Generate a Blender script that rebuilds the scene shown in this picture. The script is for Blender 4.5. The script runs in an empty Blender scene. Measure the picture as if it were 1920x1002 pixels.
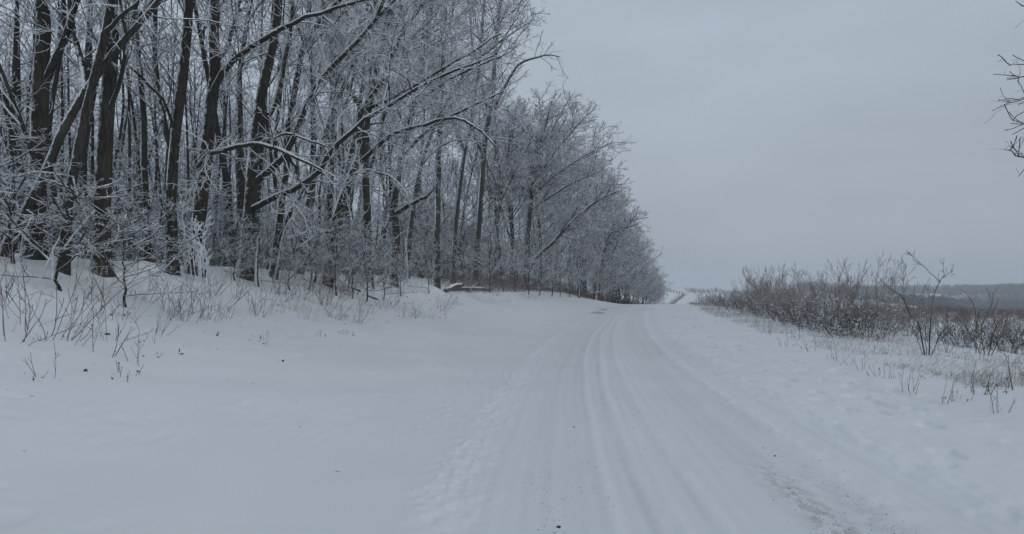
import bpy, math
import numpy as np
from mathutils import Vector

scene = bpy.context.scene
COL = scene.collection
R_ = math.radians

# ------------------------------------------------------------------ camera, sky, sun, exposure
FPX, CX, HY, EYE = 1321.0, 960.0, 548.0, 1.6          # photo pixels (1920 wide): focal length, centre, horizon row, eye height
cam_data = bpy.data.cameras.new("camera")
cam = bpy.data.objects.new("camera", cam_data)
COL.objects.link(cam)
cam.location = (0, 0, EYE)
cam.rotation_euler = (R_(90), 0, 0)
cam_data.sensor_width = 36.0
cam_data.lens = 36.0 * FPX / 1920.0
cam_data.shift_y = (HY - 501.0) / 1920.0
cam_data.clip_start = 0.05
cam_data.clip_end = 9000.0
scene.camera = cam

SUN_EL, SUN_AZ = R_(22), R_(130)                         # high, weak, behind the cloud
world = bpy.data.worlds.new("World")
scene.world = world
world.use_nodes = True
wn, wl = world.node_tree.nodes, world.node_tree.links
wn.clear()
w_out = wn.new("ShaderNodeOutputWorld")
w_bg = wn.new("ShaderNodeBackground")
w_bg.inputs["Strength"].default_value = 0.1
w_sky = wn.new("ShaderNodeTexSky")
w_sky.sky_type = 'NISHITA'
w_sky.sun_disc = False
w_sky.sun_elevation = SUN_EL
w_sky.sun_rotation = SUN_AZ
w_sky.dust_density = 4.0
w_tc = wn.new("ShaderNodeTexCoord")
w_sep = wn.new("ShaderNodeSeparateXYZ")
w_ramp = wn.new("ShaderNodeValToRGB")                   # overcast deck: grey at the horizon, paler overhead
w_ramp.color_ramp.elements[0].position = 0.0
w_ramp.color_ramp.elements[0].color = (0.293, 0.338, 0.39, 1)
w_ramp.color_ramp.elements[1].position = 0.55
w_ramp.color_ramp.elements[1].color = (0.345, 0.404, 0.47, 1)
e = w_ramp.color_ramp.elements.new(0.05); e.color = (0.32, 0.368, 0.42, 1)
e = w_ramp.color_ramp.elements.new(0.16); e.color = (0.356, 0.409, 0.47, 1)
e = w_ramp.color_ramp.elements.new(0.34); e.color = (0.387, 0.453, 0.52, 1)
w_noise = wn.new("ShaderNodeTexNoise")
w_noise.inputs["Scale"].default_value = 2.2
w_noise.inputs["Detail"].default_value = 4.0
w_map = wn.new("ShaderNodeMapping")
w_map.inputs["Scale"].default_value = (1, 1, 3.5)
w_mr = wn.new("ShaderNodeMapRange")
w_mr.inputs["From Min"].default_value = 0.25
w_mr.inputs["From Max"].default_value = 0.75
w_mr.inputs["To Min"].default_value = 9.8
w_mr.inputs["To Max"].default_value = 12.0
w_mul = wn.new("ShaderNodeVectorMath"); w_mul.operation = 'SCALE'
w_mix = wn.new("ShaderNodeMix"); w_mix.data_type = 'RGBA'
w_mix.inputs["Factor"].default_value = 0.95
wl.new(w_tc.outputs["Generated"], w_sep.inputs[0])
wl.new(w_sep.outputs["Z"], w_ramp.inputs["Fac"])
wl.new(w_tc.outputs["Generated"], w_map.inputs["Vector"])
wl.new(w_map.outputs["Vector"], w_noise.inputs["Vector"])
wl.new(w_noise.outputs["Fac"], w_mr.inputs["Value"])
wl.new(w_ramp.outputs["Color"], w_mul.inputs[0])
wl.new(w_mr.outputs["Result"], w_mul.inputs["Scale"])
wl.new(w_sky.outputs["Color"], w_mix.inputs["A"])
wl.new(w_mul.outputs[0], w_mix.inputs["B"])
wl.new(w_mix.outputs["Result"], w_bg.inputs["Color"])
wl.new(w_bg.outputs[0], w_out.inputs["Surface"])

sun_data = bpy.data.lights.new("sun", 'SUN')
sun_data.energy = 0.5
sun_data.angle = R_(60)
sun_data.color = (1.0, 0.97, 0.93)
sun = bpy.data.objects.new("sun", sun_data)
COL.objects.link(sun)
d = Vector((math.sin(SUN_AZ) * math.cos(SUN_EL), math.cos(SUN_AZ) * math.cos(SUN_EL), math.sin(SUN_EL)))
sun.rotation_euler = d.to_track_quat('Z', 'Y').to_euler()

scene.view_settings.view_transform = 'Standard'
scene.view_settings.look = 'None'
scene.view_settings.gamma = 1.0
scene.view_settings.use_curve_mapping = False
scene.view_settings.exposure = 0.0
scene.render.engine = 'CYCLES'
scene.cycles.use_denoising = True
scene.cycles.denoiser = 'OPENIMAGEDENOISE'
scene.cycles.denoising_input_passes = 'RGB_ALBEDO_NORMAL'
scene.cycles.denoising_prefilter = 'ACCURATE'
scene.cycles.max_bounces = 6
scene.cycles.diffuse_bounces = 4
scene.cycles.glossy_bounces = 2
scene.cycles.volume_bounces = 1

# ------------------------------------------------------------------ numeric helpers
def hash2(ix, iy, seed):
    h = (ix.astype(np.int64) * 374761393 + iy.astype(np.int64) * 668265263 + seed * 1442695041) & 0xFFFFFFFF
    h = ((h ^ (h >> 13)) * 1274126177) & 0xFFFFFFFF
    h = h ^ (h >> 16)
    return (h & 0xFFFFFF).astype(np.float64) / float(0xFFFFFF)

def vnoise(x, y, seed=0):
    ix, iy = np.floor(x), np.floor(y)
    fx, fy = x - ix, y - iy
    fx, fy = fx * fx * (3 - 2 * fx), fy * fy * (3 - 2 * fy)
    a, b = hash2(ix, iy, seed), hash2(ix + 1, iy, seed)
    c, d_ = hash2(ix, iy + 1, seed), hash2(ix + 1, iy + 1, seed)
    return (a * (1 - fx) + b * fx) * (1 - fy) + (c * (1 - fx) + d_ * fx) * fy

def fbm(x, y, octaves=4, seed=0, gain=0.5):
    s, a, t = 0.0, 1.0, 0.0
    for o in range(octaves):
        s = s + a * (vnoise(x * 2 ** o + 17.3 * o, y * 2 ** o - 9.1 * o, seed + o) - 0.5)
        t += a
        a *= gain
    return s / t * 2.0

def smooth(a, b, x):
    t = np.clip((x - a) / (b - a), 0, 1)
    return t * t * (3 - 2 * t)

def norm(v):
    return v / np.maximum(np.linalg.norm(v, axis=-1, keepdims=True), 1e-9)

# ------------------------------------------------------------------ lie of the land
def road_x(Y):
    Yp = np.maximum(Y, 0.0)
    x = 0.22 * (Yp - 22 * (1 - np.exp(-Yp / 22)))
    q = np.maximum(Y - 70.0, 0.0)
    return x + 0.1 * (q - 45 * (1 - np.exp(-q / 45)))

_ty = np.arange(-600, 4000, 1.0)
_tz = np.interp(_ty, [-60, 0, 22, 50, 75, 92, 110, 140, 175, 215, 262, 300, 420, 700, 1200],
                [0, 0, 0, .13, .27, .12, -.7, -2.4, -2.6, -1.4, .5, 1.5, 1.7, 0, -6])
_k = np.exp(-0.5 * (np.arange(-24, 25) / 8.0) ** 2); _k /= _k.sum()
_tz = np.convolve(np.pad(_tz, 24, mode='edge'), _k, mode='valid')

_bt = np.arange(0, 80, .05)
_bz = np.interp(_bt, [0, 1.4, 2.65, 4.1, 5.5, 7.0, 8.0, 9.0, 11, 14, 40, 80], [0, 0, .18, .48, .80, 1.22, 1.7, 2.17, 2.36, 2.5, 2.9, 3.2])
_bk = np.exp(-0.5 * (np.arange(-30, 31) / 14.0) ** 2); _bk /= _bk.sum()
_bz = np.convolve(np.pad(_bz, 30, mode='edge'), _bk, mode='valid')

def macro(X, Y):
    """large shapes: road profile, forest bank on the left, valley on the right, the far ridge"""
    u = X - road_x(Y)
    z = np.interp(Y, _ty, _tz)
    far = 1 - 0.55 * smooth(65, 135, Y)
    bank = np.interp(-u, _bt, _bz)
    z = z + bank * far
    z = z - 0.55 * smooth(7.5, 17, u) - 13.5 * smooth(20, 190, u) * smooth(6, 70, np.abs(Y) + np.abs(X))
    r = np.hypot(X, Y)
    z = z + (15 + 6 * vnoise(X / 300.0, Y / 300.0, 5)) * smooth(640, 1000, r) * smooth(15, 120, u)
    return z, u

def relief(X, Y, u):
    """snow texture that is real relief: ruts, ridges, lumps, drifts"""
    near = 1 - smooth(45, 110, np.abs(Y))
    wob = 0.10 * fbm(Y / 6.0, X * 0 + 3.1, 2, 11)
    uu = u + wob
    lump = fbm(X * 7, Y * 4.5, 3, 21)
    lump2 = fbm(X * 14, Y * 11, 2, 31)
    mod = 0.55 + 0.6 * vnoise(Y / 1.3, X * 0 + 8.0, 41)
    z = 0.0
    def g(c, w): return np.exp(-0.5 * ((uu - c) / w) ** 2)
    def step(a, w): return 1 / (1 + np.exp(-np.clip((uu - a) / w, -30, 30)))
    # compacted carriageway sits slightly lower than the verges
    z = z - 0.014 * step(-0.62, .12) * (1 - step(3.35, .09)) * near
    # wheel paths
    z = z - 0.008 * (g(.28, .26) + g(2.08, .28)) * near
    # broken ridge at the left edge, churned snow beside it
    z = z + (0.010 * mod + 0.024 * np.maximum(lump2, -.1) * smooth(.2, .6, vnoise(Y / .8, X * 0 + 2, 43)) + .012 * lump) * g(-.74, .12) * near
    z = z + (0.008 * lump + .010 * lump2) * g(-.48, .18) * near
    z = z + 0.02 * np.maximum(lump2 + .1, 0) * g(-1.35, .28) * near * smooth(.35, .7, vnoise(Y / 2.0, X * 0, 44))
    # ridges between the wheel paths
    z = z + (0.015 * mod + 0.010 * lump) * g(.98 + .03 * np.sin(Y / 2.3), .07) * near
    z = z + (0.010 * mod + 0.010 * lump) * g(1.36 + .04 * np.sin(Y / 3.1 + 1), .07) * near
    z = z + 0.012 * g(.62, .05) * near
    # right edge: low windrow, thrown lumps on the verge
    z = z + (0.015 * mod + 0.02 * lump) * g(2.72, .12) * near
    z = z + (0.018 * mod + 0.025 * lump) * g(3.5, .25) * near
    thrown = smooth(.15, .55, fbm(X * 2.6, Y * 2.0, 3, 51)) * np.exp(-0.5 * ((u - 4.9) / 1.0) ** 2)
    z = z - 0.05 * thrown * near
    z = z + 0.012 * fbm(X * 5, Y * 4, 3, 55) * smooth(3.2, 4.2, u) * (1 - smooth(7, 9, u)) * near
    # faint long tyre lines
    z = z + 0.0012 * np.sin(uu * 42 + 2 * fbm(Y / 9, X * 0, 2, 61)) * step(-.55, .1) * (1 - step(3.0, .1)) * near
    # drifted verges, small dents and crust edges
    z = z - .018 * smooth(.42, .7, fbm(X * 1.7, Y * 1.7, 3, 101)) * smooth(-1.6, -2.4, u) * near
    z = z + 0.010 * fbm(X * 9, Y * 5, 2, 105) * smooth(-1.5, -2.5, u) * smooth(.0, .3, fbm(X * .5, Y * .5, 2, 107)) * near
    off = smooth(-1.4, -2.6, u) + smooth(3.8, 5.5, u)
    z = z + off * (0.05 * fbm(X / 1.9, Y / 1.9, 3, 71) + 0.02 * fbm(X * 1.1 + Y * .3, Y * .35, 2, 75))
    z = z + smooth(-6.5, -9, u) * 0.09 * fbm(X / 1.1, Y / 1.1, 3, 81)
    z = z + smooth(7, 10, u) * (1 - smooth(60, 120, u)) * 0.10 * fbm(X / .9, Y / .9, 3, 91)
    return z

def ground_z(X, Y):
    X, Y = np.asarray(X, float), np.asarray(Y, float)
    z, u = macro(X, Y)
    return z + relief(X, Y, u)

def gz(x, y): return float(ground_z(np.array([x]), np.array([y]))[0])

def spot(px, Y): return (px - CX) / FPX * Y        # photo column at depth Y -> X
def hit(px, py, y0=4.0, y1=160.0):
    Y = np.geomspace(y0, y1, 900)
    X = (px - CX) / FPX * Y
    below = macro(X, Y)[0] >= EYE + (HY - py) / FPX * Y
    k = int(np.argmax(below)) if below.any() else int(np.argmin(EYE + (HY - py) / FPX * Y - macro(X, Y)[0]))
    return float(Y[k])
def p3(px, py, Y): return np.array([spot(px, Y), Y, EYE + (HY - py) / FPX * Y])

# ------------------------------------------------------------------ materials
def new_mat(name):
    m = bpy.data.materials.new(name)
    m.use_nodes = True
    n, l = m.node_tree.nodes, m.node_tree.links
    b = n["Principled BSDF"]
    return m, n, l, b

def ramp(n, l, src, p0, c0, p1, c1):
    r = n.new("ShaderNodeValToRGB")
    r.color_ramp.elements[0].position, r.color_ramp.elements[0].color = p0, (*c0, 1)
    r.color_ramp.elements[1].position, r.color_ramp.elements[1].color = p1, (*c1, 1)
    l.new(src, r.inputs["Fac"])
    return r

def noise(n, l, scale, detail=4, vec=None, rough=.55):
    t = n.new("ShaderNodeTexNoise")
    t.inputs["Scale"].default_value = scale
    t.inputs["Detail"].default_value = detail
    t.inputs["Roughness"].default_value = rough
    if vec is not None: l.new(vec, t.inputs["Vector"])
    return t

def objcoord(n): return n.new("ShaderNodeTexCoord").outputs["Object"]

def bump(n, l, b, src, strength, dist):
    k = n.new("ShaderNodeBump")
    k.inputs["Strength"].default_value = strength
    k.inputs["Distance"].default_value = dist
    l.new(src, k.inputs["Height"])
    l.new(k.outputs["Normal"], b.inputs["Normal"])

def snow_material(name, c_lo, c_hi, dirt_and_shade=None):
    m, n, l, b = new_mat(name)
    oc = objcoord(n)
    big = noise(n, l, .35, 4, oc)
    r = ramp(n, l, big.outputs["Fac"], .3, c_lo, .7, c_hi)
    col = r.outputs["Color"]
    if dirt_and_shade:
        at = n.new("ShaderNodeAttribute"); at.attribute_name = "wear_and_shade"
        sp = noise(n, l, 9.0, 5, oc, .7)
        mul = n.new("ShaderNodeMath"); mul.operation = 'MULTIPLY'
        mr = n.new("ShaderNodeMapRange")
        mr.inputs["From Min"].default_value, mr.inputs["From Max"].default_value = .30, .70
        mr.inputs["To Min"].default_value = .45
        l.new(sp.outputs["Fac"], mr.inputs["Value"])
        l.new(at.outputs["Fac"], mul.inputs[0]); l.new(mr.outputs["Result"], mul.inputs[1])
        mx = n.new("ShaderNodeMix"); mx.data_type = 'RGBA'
        mx.inputs["B"].default_value = (*dirt_and_shade, 1)
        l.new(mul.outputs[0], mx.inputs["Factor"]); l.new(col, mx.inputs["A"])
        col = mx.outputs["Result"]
    l.new(col, b.inputs["Base Color"])
    b.inputs["Roughness"].default_value = .7
    b.inputs["Specular IOR Level"].default_value = .25
    fine = noise(n, l, 26.0, 5, oc, .65)
    bump(n, l, b, fine.outputs["Fac"], .22, .01)
    return m

def bark_material(name, dark, light, snow_amt, scale=1.0):
    """bark, with snow and rime where it would lodge (upper sides and patches)"""
    m, n, l, b = new_mat(name)
    oc = objcoord(n)
    mp = n.new("ShaderNodeMapping"); mp.inputs["Scale"].default_value = (14 * scale, 14 * scale, 2.4 * scale)
    l.new(oc, mp.inputs["Vector"])
    furrow = noise(n, l, 1.6, 6, mp.outputs["Vector"], .65)
    r = ramp(n, l, furrow.outputs["Fac"], .32, dark, .72, light)
    patch = noise(n, l, 1.1, 3, oc)
    lich = n.new("ShaderNodeMix"); lich.data_type = 'RGBA'
    lich.inputs["B"].default_value = (light[0] * 1.1, light[1] * 1.3, light[2] * 1.05, 1)
    mr0 = n.new("ShaderNodeMapRange"); mr0.inputs["From Min"].default_value, mr0.inputs["From Max"].default_value = .5, .72
    mr0.inputs["To Max"].default_value = .6
    l.new(patch.outputs["Fac"], mr0.inputs["Value"])
    l.new(mr0.outputs["Result"], lich.inputs["Factor"]); l.new(r.outputs["Color"], lich.inputs["A"])
    geo = n.new("ShaderNodeNewGeometry")
    dot = n.new("ShaderNodeVectorMath"); dot.operation = 'DOT_PRODUCT'
    dot.inputs[1].default_value = (-.35, -.15, .92)
    l.new(geo.outputs["Normal"], dot.inputs[0])
    fl = noise(n, l, 9.0 * scale, 4, oc, .7)
    add = n.new("ShaderNodeMath"); add.operation = 'MULTIPLY_ADD'
    add.inputs[1].default_value = .9
    l.new(fl.outputs["Fac"], add.inputs[0]); l.new(dot.outputs["Value"], add.inputs[2])
    mr = n.new("ShaderNodeMapRange")
    mr.inputs["From Min"].default_value, mr.inputs["From Max"].default_value = 1.02 - snow_amt, 1.22 - snow_amt
    l.new(add.outputs[0], mr.inputs["Value"])
    mx = n.new("ShaderNodeMix"); mx.data_type = 'RGBA'
    mx.inputs["B"].default_value = (.74, .77, .81, 1)
    l.new(mr.outputs["Result"], mx.inputs["Factor"]); l.new(lich.outputs["Result"], mx.inputs["A"])
    l.new(mx.outputs["Result"], b.inputs["Base Color"])
    b.inputs["Roughness"].default_value = .9
    b.inputs["Specular IOR Level"].default_value = .15
    bump(n, l, b, furrow.outputs["Fac"], .8, .03)
    return m

def twig_material(name, bark, rime, lo, hi):
    """thin wood coated with hoar frost; lo/hi set how much of it is coated"""
    m, n, l, b = new_mat(name)
    oc = objcoord(n)
    geo = n.new("ShaderNodeNewGeometry")
    sep = n.new("ShaderNodeSeparateXYZ"); l.new(geo.outputs["Normal"], sep.inputs[0])
    nz = noise(n, l, 3.0, 4, oc, .7)
    add = n.new("ShaderNodeMath"); add.operation = 'MULTIPLY_ADD'
    add.inputs[1].default_value = .38
    l.new(sep.outputs["Z"], add.inputs[0]); l.new(nz.outputs["Fac"], add.inputs[2])
    mr = n.new("ShaderNodeMapRange")
    mr.inputs["From Min"].default_value, mr.inputs["From Max"].default_value = lo, hi
    l.new(add.outputs[0], mr.inputs["Value"])
    mx = n.new("ShaderNodeMix"); mx.data_type = 'RGBA'
    mx.inputs["A"].default_value, mx.inputs["B"].default_value = (*bark, 1), (*rime, 1)
    l.new(mr.outputs["Result"], mx.inputs["Factor"])
    l.new(mx.outputs["Result"], b.inputs["Base Color"])
    b.inputs["Roughness"].default_value = .85
    b.inputs["Specular IOR Level"].default_value = .15
    return m

def plain_material(name, c0, c1, scale=4.0):
    m, n, l, b = new_mat(name)
    t = noise(n, l, scale, 4, objcoord(n))
    r = ramp(n, l, t.outputs["Fac"], .3, c0, .7, c1)
    l.new(r.outputs["Color"], b.inputs["Base Color"])
    b.inputs["Roughness"].default_value = .9
    b.inputs["Specular IOR Level"].default_value = .1
    return m

M = {}
M['snow'] = snow_material("fresh_snow", (.785, .805, .83), (.84, .86, .885))
M['road'] = snow_material("packed_snow", (.785, .805, .83), (.84, .86, .885), dirt_and_shade=(.36, .365, .37))
M['cap'] = snow_material("branch_snow", (.78, .81, .84), (.84, .865, .89))
M['bark'] = bark_material("dark_bark", (.016, .014, .012), (.070, .064, .055), .27)
M['bark_rimed'] = bark_material("rimed_bark", (.030, .028, .027), (.085, .080, .074), .30)
M['bark_deep'] = bark_material("forest_bark", (.020, .018, .017), (.058, .055, .053), .17)
M['branch'] = twig_material("rimed_branches", (.050, .046, .044), (.58, .61, .66), .42, .72)
M['twig'] = twig_material("frosted_twigs", (.10, .095, .095), (.65, .665, .705), .08, .48)
M['twig_far'] = twig_material("frosted_far_twigs", (.13, .12, .122), (.63, .64, .68), .10, .52)
M['hoar'] = twig_material("thick_hoar_frost", (.2, .2, .2), (.76, .79, .83), -.1, .3)
M['shrub'] = twig_material("bare_shrub_wood", (.225, .188, .172), (.54, .53, .55), .46, .9)
M['shrub_dark'] = twig_material("dark_shrub_wood", (.075, .060, .055), (.40, .41, .44), .62, 1.0)
M['stem'] = twig_material("dry_stems", (.125, .095, .085), (.58, .59, .61), .42, .9)
M['weed'] = twig_material('dark_weed_stems', (.085, .062, .050), (.45, .45, .46), .62, 1.05)
M['straw'] = plain_material("dry_grass", (.24, .20, .175), (.44, .38, .34), 6)
M['brush'] = plain_material('frosted_brush', (.10, .088, .082), (.30, .285, .28), 3)
M['leaf'] = plain_material("dead_leaves", (.05, .036, .028), (.14, .10, .075), 8)
M['rotten'] = bark_material("dead_wood", (.035, .030, .027), (.16, .15, .14), .2, .6)
M['stripped'] = plain_material("barkless_wood", (.42, .42, .43), (.68, .68, .69), 5)
M['grit'] = plain_material("road_grit", (.02, .019, .018), (.075, .07, .065), 30)
M['woods'] = plain_material("far_woods", (.060, .060, .064), (.125, .122, .128), .02)
M['valley_brush'] = plain_material('valley_brush', (.13, .105, .098), (.27, .24, .235), .5)
M['conifer'] = plain_material("far_conifers", (.016, .022, .022), (.04, .05, .05), .05)
M['fence'] = plain_material("weathered_rails", (.06, .055, .05), (.14, .13, .12), 4)

# ------------------------------------------------------------------ mesh plumbing
def mesh_from(name, verts, quads, mat, smooth_shade=False):
    me = bpy.data.meshes.new(name)
    verts = np.ascontiguousarray(verts, dtype=np.float32)
    quads = np.ascontiguousarray(quads, dtype=np.int32)
    nq, k = quads.shape
    me.vertices.add(len(verts)); me.vertices.foreach_set("co", verts.ravel())
    me.loops.add(nq * k); me.loops.foreach_set("vertex_index", quads.ravel())
    me.polygons.add(nq)
    me.polygons.foreach_set("loop_start", np.arange(0, nq * k, k, dtype=np.int32))
    me.polygons.foreach_set("use_smooth", np.full(nq, bool(smooth_shade)))
    me.update(calc_edges=True)
    me.materials.append(mat)
    return me

class Soup:
    """collects tubes (as quads) for one mesh"""
    def __init__(self): self.v, self.q, self.n = [], [], 0
    def add(self, v, q):
        if len(v) == 0: return
        self.v.append(v); self.q.append(q + self.n); self.n += len(v)
    def tubes(self, P, R, S=3, flare=None):
        if len(P) == 0: return
        N, K, _ = P.shape
        T = np.empty_like(P)
        T[:, 1:-1] = P[:, 2:] - P[:, :-2]; T[:, 0] = P[:, 1] - P[:, 0]; T[:, -1] = P[:, -1] - P[:, -2]
        T = norm(T)
        mean = norm(P[:, -1] - P[:, 0])
        ref = np.where(np.abs(mean[:, 2:3]) < .85, np.array([[0, 0, 1.]]), np.array([[1., 0, 0]]))
        A = norm(np.cross(T, ref[:, None, :])); B = np.cross(T, A)
        ang = np.arange(S) * (2 * np.pi / S) + .3
        ring = P[:, :, None, :] + R[:, :, None, None] * (A[:, :, None, :] * np.cos(ang)[:, None] + B[:, :, None, :] * np.sin(ang)[:, None])
        if flare is not None: ring = ring + flare[:, :, :, None] * (ring - P[:, :, None, :])
        idx = np.arange(N * K * S).reshape(N, K, S)
        a = idx[:, :-1, :]; b = np.roll(a, -1, axis=2); c = np.roll(idx[:, 1:, :], -1, axis=2); d_ = idx[:, 1:, :]
        # winding so that normals point outward
        self.add(ring.reshape(-1, 3), np.stack([a, d_, c, b], -1).reshape(-1, 4))
    def join(self, other):
        self.v += other.v; self.q += [x + self.n for x in other.q]; self.n += other.n
    def nq(self): return sum(len(x) for x in self.q)
    def build2(self, other, name, mat, mat2, parent, origin=(0, 0, 0), third=None, mat3=None):
        k = self.nq(); self.join(other); k2 = self.nq()
        if third: self.join(third)
        o = self.build(name, mat, parent, origin)
        o.data.materials.append(mat2)
        if mat3: o.data.materials.append(mat3)
        idx = np.ones(len(o.data.polygons), dtype=np.int32); idx[:k] = 0; idx[k2:] = 2
        o.data.polygons.foreach_set('material_index', idx)
        return o
    def build(self, name, mat, parent=None, origin=(0, 0, 0), smooth_shade=False):
        if self.n == 0: return None
        v = np.concatenate(self.v) - np.asarray(origin)[None, :]
        return link(name, mesh_from(name, v, np.concatenate(self.q), mat, smooth_shade), parent, (0, 0, 0) if parent else origin)

def link(name, me, parent=None, loc=(0, 0, 0)):
    o = bpy.data.objects.new(name, me)
    COL.objects.link(o)
    o.location = loc
    if parent: o.parent = parent
    return o

def tag(o, label=None, cat=None, group=None, kind=None):
    if label: o["label"] = label
    if cat: o["category"] = cat
    if group: o["group"] = group
    if kind: o["kind"] = kind
    return o

def empty(name, loc, label=None, cat=None, group=None):
    o = bpy.data.objects.new(name, None)
    COL.objects.link(o); o.location = loc
    o.empty_display_size = .3
    return tag(o, label, cat, group)

def copy_tree(root, loc, rz=0.0, s=1.0, label=None, group=None, tilt=(0, 0)):
    r = root.copy(); COL.objects.link(r)
    place(r, loc, rz, s, label, group, tilt)
    for ch in root.children:
        c = ch.copy(); COL.objects.link(c); c.parent = r
        for g in ch.children:
            k = g.copy(); COL.objects.link(k); k.parent = c
    return r

def place(r, loc, rz=0.0, s=1.0, label=None, group=None, tilt=(0, 0)):
    r.location = loc; r.rotation_euler = (tilt[0], tilt[1], rz); r.scale = (s, s, s) if np.isscalar(s) else s
    if label: r["label"] = label
    if group: r["group"] = group

used_protos = set()
def put(proto, *a, **k):
    """the first use moves the source itself, later uses copy it with its parts"""
    if proto.name not in used_protos:
        used_protos.add(proto.name)
        place(proto, *a, **k)
        return proto
    return copy_tree(proto, *a, **k)

# ------------------------------------------------------------------ branch growth
def along(P, t):
    """points and tangents at parameters t (n,) on polylines P (n,K,3)"""
    K = P.shape[1]
    f = np.clip(t, 0, .9999) * (K - 1)
    i = f.astype(int); w = (f - i)[:, None]
    ar = np.arange(len(P))
    a, b = P[ar, i], P[ar, i + 1]
    return a * (1 - w) + b * w, norm(b - a), i, w[:, 0]

def lengths(P): return np.linalg.norm(np.diff(P, axis=1), axis=2).sum(1)

def curve(rng, p, d_, L, K, wig, trop):
    n = len(p)
    P = np.empty((n, K, 3)); P[:, 0] = p
    step = (L / (K - 1))[:, None]
    for k in range(1, K):
        d_ = norm(d_ + wig * rng.normal(size=(n, 3)) + np.asarray(trop)[None, :] / (K - 1))
        P[:, k] = P[:, k - 1] + d_ * step
    return P

def sprout(rng, P, R, per_m, t0=.15, t1=1.0, ang=(35, 65), lf=(.35, .7), lmin=.1, lmax=3., K=4, wig=.18, trop=(0, 0, .1),
           rf=.6, rmin=.006, bias=(0, 0, 0), rcap=1.):
    if len(P) == 0: return np.zeros((0, K, 3)), np.zeros((0, K))
    L = lengths(P)
    cnt = np.floor(per_m * L * (t1 - t0) + rng.random(len(P))).astype(int)
    idx = np.repeat(np.arange(len(P)), cnt)
    if len(idx) == 0: return np.zeros((0, K, 3)), np.zeros((0, K))
    t = t0 + (t1 - t0) * rng.random(len(idx))
    p, T, i, w = along(P[idx], t)
    v = rng.normal(size=(len(idx), 3)) + np.asarray(bias)[None, :]
    v = norm(v - (v * T).sum(1, keepdims=True) * T)
    a = np.radians(rng.uniform(ang[0], ang[1], len(idx)))[:, None]
    d_ = np.cos(a) * T + np.sin(a) * v
    ln = np.clip(L[idx] * rng.uniform(lf[0], lf[1], len(idx)) * (1.05 - .6 * t), lmin, lmax)
    r_here = R[idx, i] * (1 - w) + R[idx, np.minimum(i + 1, R.shape[1] - 1)] * w
    r0 = np.minimum(np.maximum(r_here * rf, rmin), rcap)
    # never fatter than the branch's own length allows
    r0 = np.minimum(r0, np.maximum(rmin, ln * .022))
    taper = np.linspace(1, .35, K)[None, :]
    RR = np.maximum(r0[:, None] * taper, rmin * .85)
    return curve(rng, p, d_, ln, K, wig, trop), RR

def resample(pts, rad, K, rng, wob=.0):
    """Catmull-Rom through pts, K samples"""
    pts, rad = np.asarray(pts, float), np.asarray(rad, float)
    ext = np.vstack([2 * pts[0] - pts[1], pts, 2 * pts[-1] - pts[-2]])
    seg = np.linalg.norm(np.diff(pts, axis=0), axis=1); s = np.concatenate([[0], np.cumsum(seg)])
    out, rr = [], []
    for q in np.linspace(0, s[-1], K):
        i = min(np.searchsorted(s, q, side='right') - 1, len(seg) - 1)
        t = (q - s[i]) / seg[i]
        p0, p1, p2, p3_ = ext[i], ext[i + 1], ext[i + 2], ext[i + 3]
        out.append(.5 * (2 * p1 + (p2 - p0) * t + (2 * p0 - 5 * p1 + 4 * p2 - p3_) * t * t + (3 * p1 - p0 - 3 * p2 + p3_) * t ** 3))
        rr.append(np.interp(q, s, rad))
    out = np.array(out)
    if wob:
        out[1:-1] += rng.normal(size=(K - 2, 3)) * wob
    return out, np.array(rr)

def trunk_flare(P, R, S, rng, h=.5, amt=.55):
    """root flare and an uneven girth"""
    N, K, _ = P.shape
    z = P[:, :, 2] - P[:, :1, 2]
    lob = 1 + .5 * np.cos(np.arange(S) * 2 * np.pi / S * 3 + rng.random() * 6)
    return amt * np.exp(-np.maximum(z, 0) / h)[:, :, None] * lob[None, None, :] + rng.normal(size=(N, K, S)) * .035

def snow_on(soup, P, R, rng, rise=.5, width=.68, keep=.75, steep=.86):
    """a ridge of snow lying along the upper side of limbs that are not too steep"""
    for p, r in zip(P, R):
        T = norm(np.diff(p, axis=0, append=p[-1:] + (p[-1:] - p[-2:-1])))
        flat = np.abs(T[:, 2]) < steep
        K, i = len(p), 0
        while i < K - 1:
            j = i
            while j < K and flat[j]: j += 1
            if j - i >= 3 and rng.random() < keep:
                q, w = p[i:j], r[i:j]
                up = np.array([0, 0, 1.]) - T[i:j] * T[i:j, 2:3]
                up = norm(up)
                u_ = np.clip(rng.normal(1, .18, len(q)), .6, 1.4)
                ww = w * width * u_ * np.sqrt(np.sin(np.linspace(.12, np.pi - .12, len(q))))
                soup.tubes((q + up * (w * rise)[:, None])[None], np.maximum(ww, .004)[None], 6)
            i = max(j, i + 1)

def finish_crown(rng, base_P, base_R, root, origin, dens, twig_r, mats=('branch', 'twig'), l2=5.0, l3=8.0, trop=(0, 0, .1),
                 ang2=(35, 70), l2len=(.3, .62), l2max=1.1, l3len=(.06, .26), name='crown', wig=.3, caps=None):
    """from side branches: smaller branches and frosted spurs; one crown mesh"""
    P2, R2 = sprout(rng, base_P, base_R, l2 * dens, .12, 1., ang2, l2len, .15, l2max, 5, wig, trop, .6, twig_r * 1.25)
    P3, R3 = sprout(rng, P2, R2, l3 * dens, .08, 1., (30, 80), (.25, .6), l3len[0], l3len[1], 4, .42, trop, .7, twig_r)
    s = Soup()
    s.tubes(P2, R2, 3); s.tubes(P3, R3, 3)
    return s, P2

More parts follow.
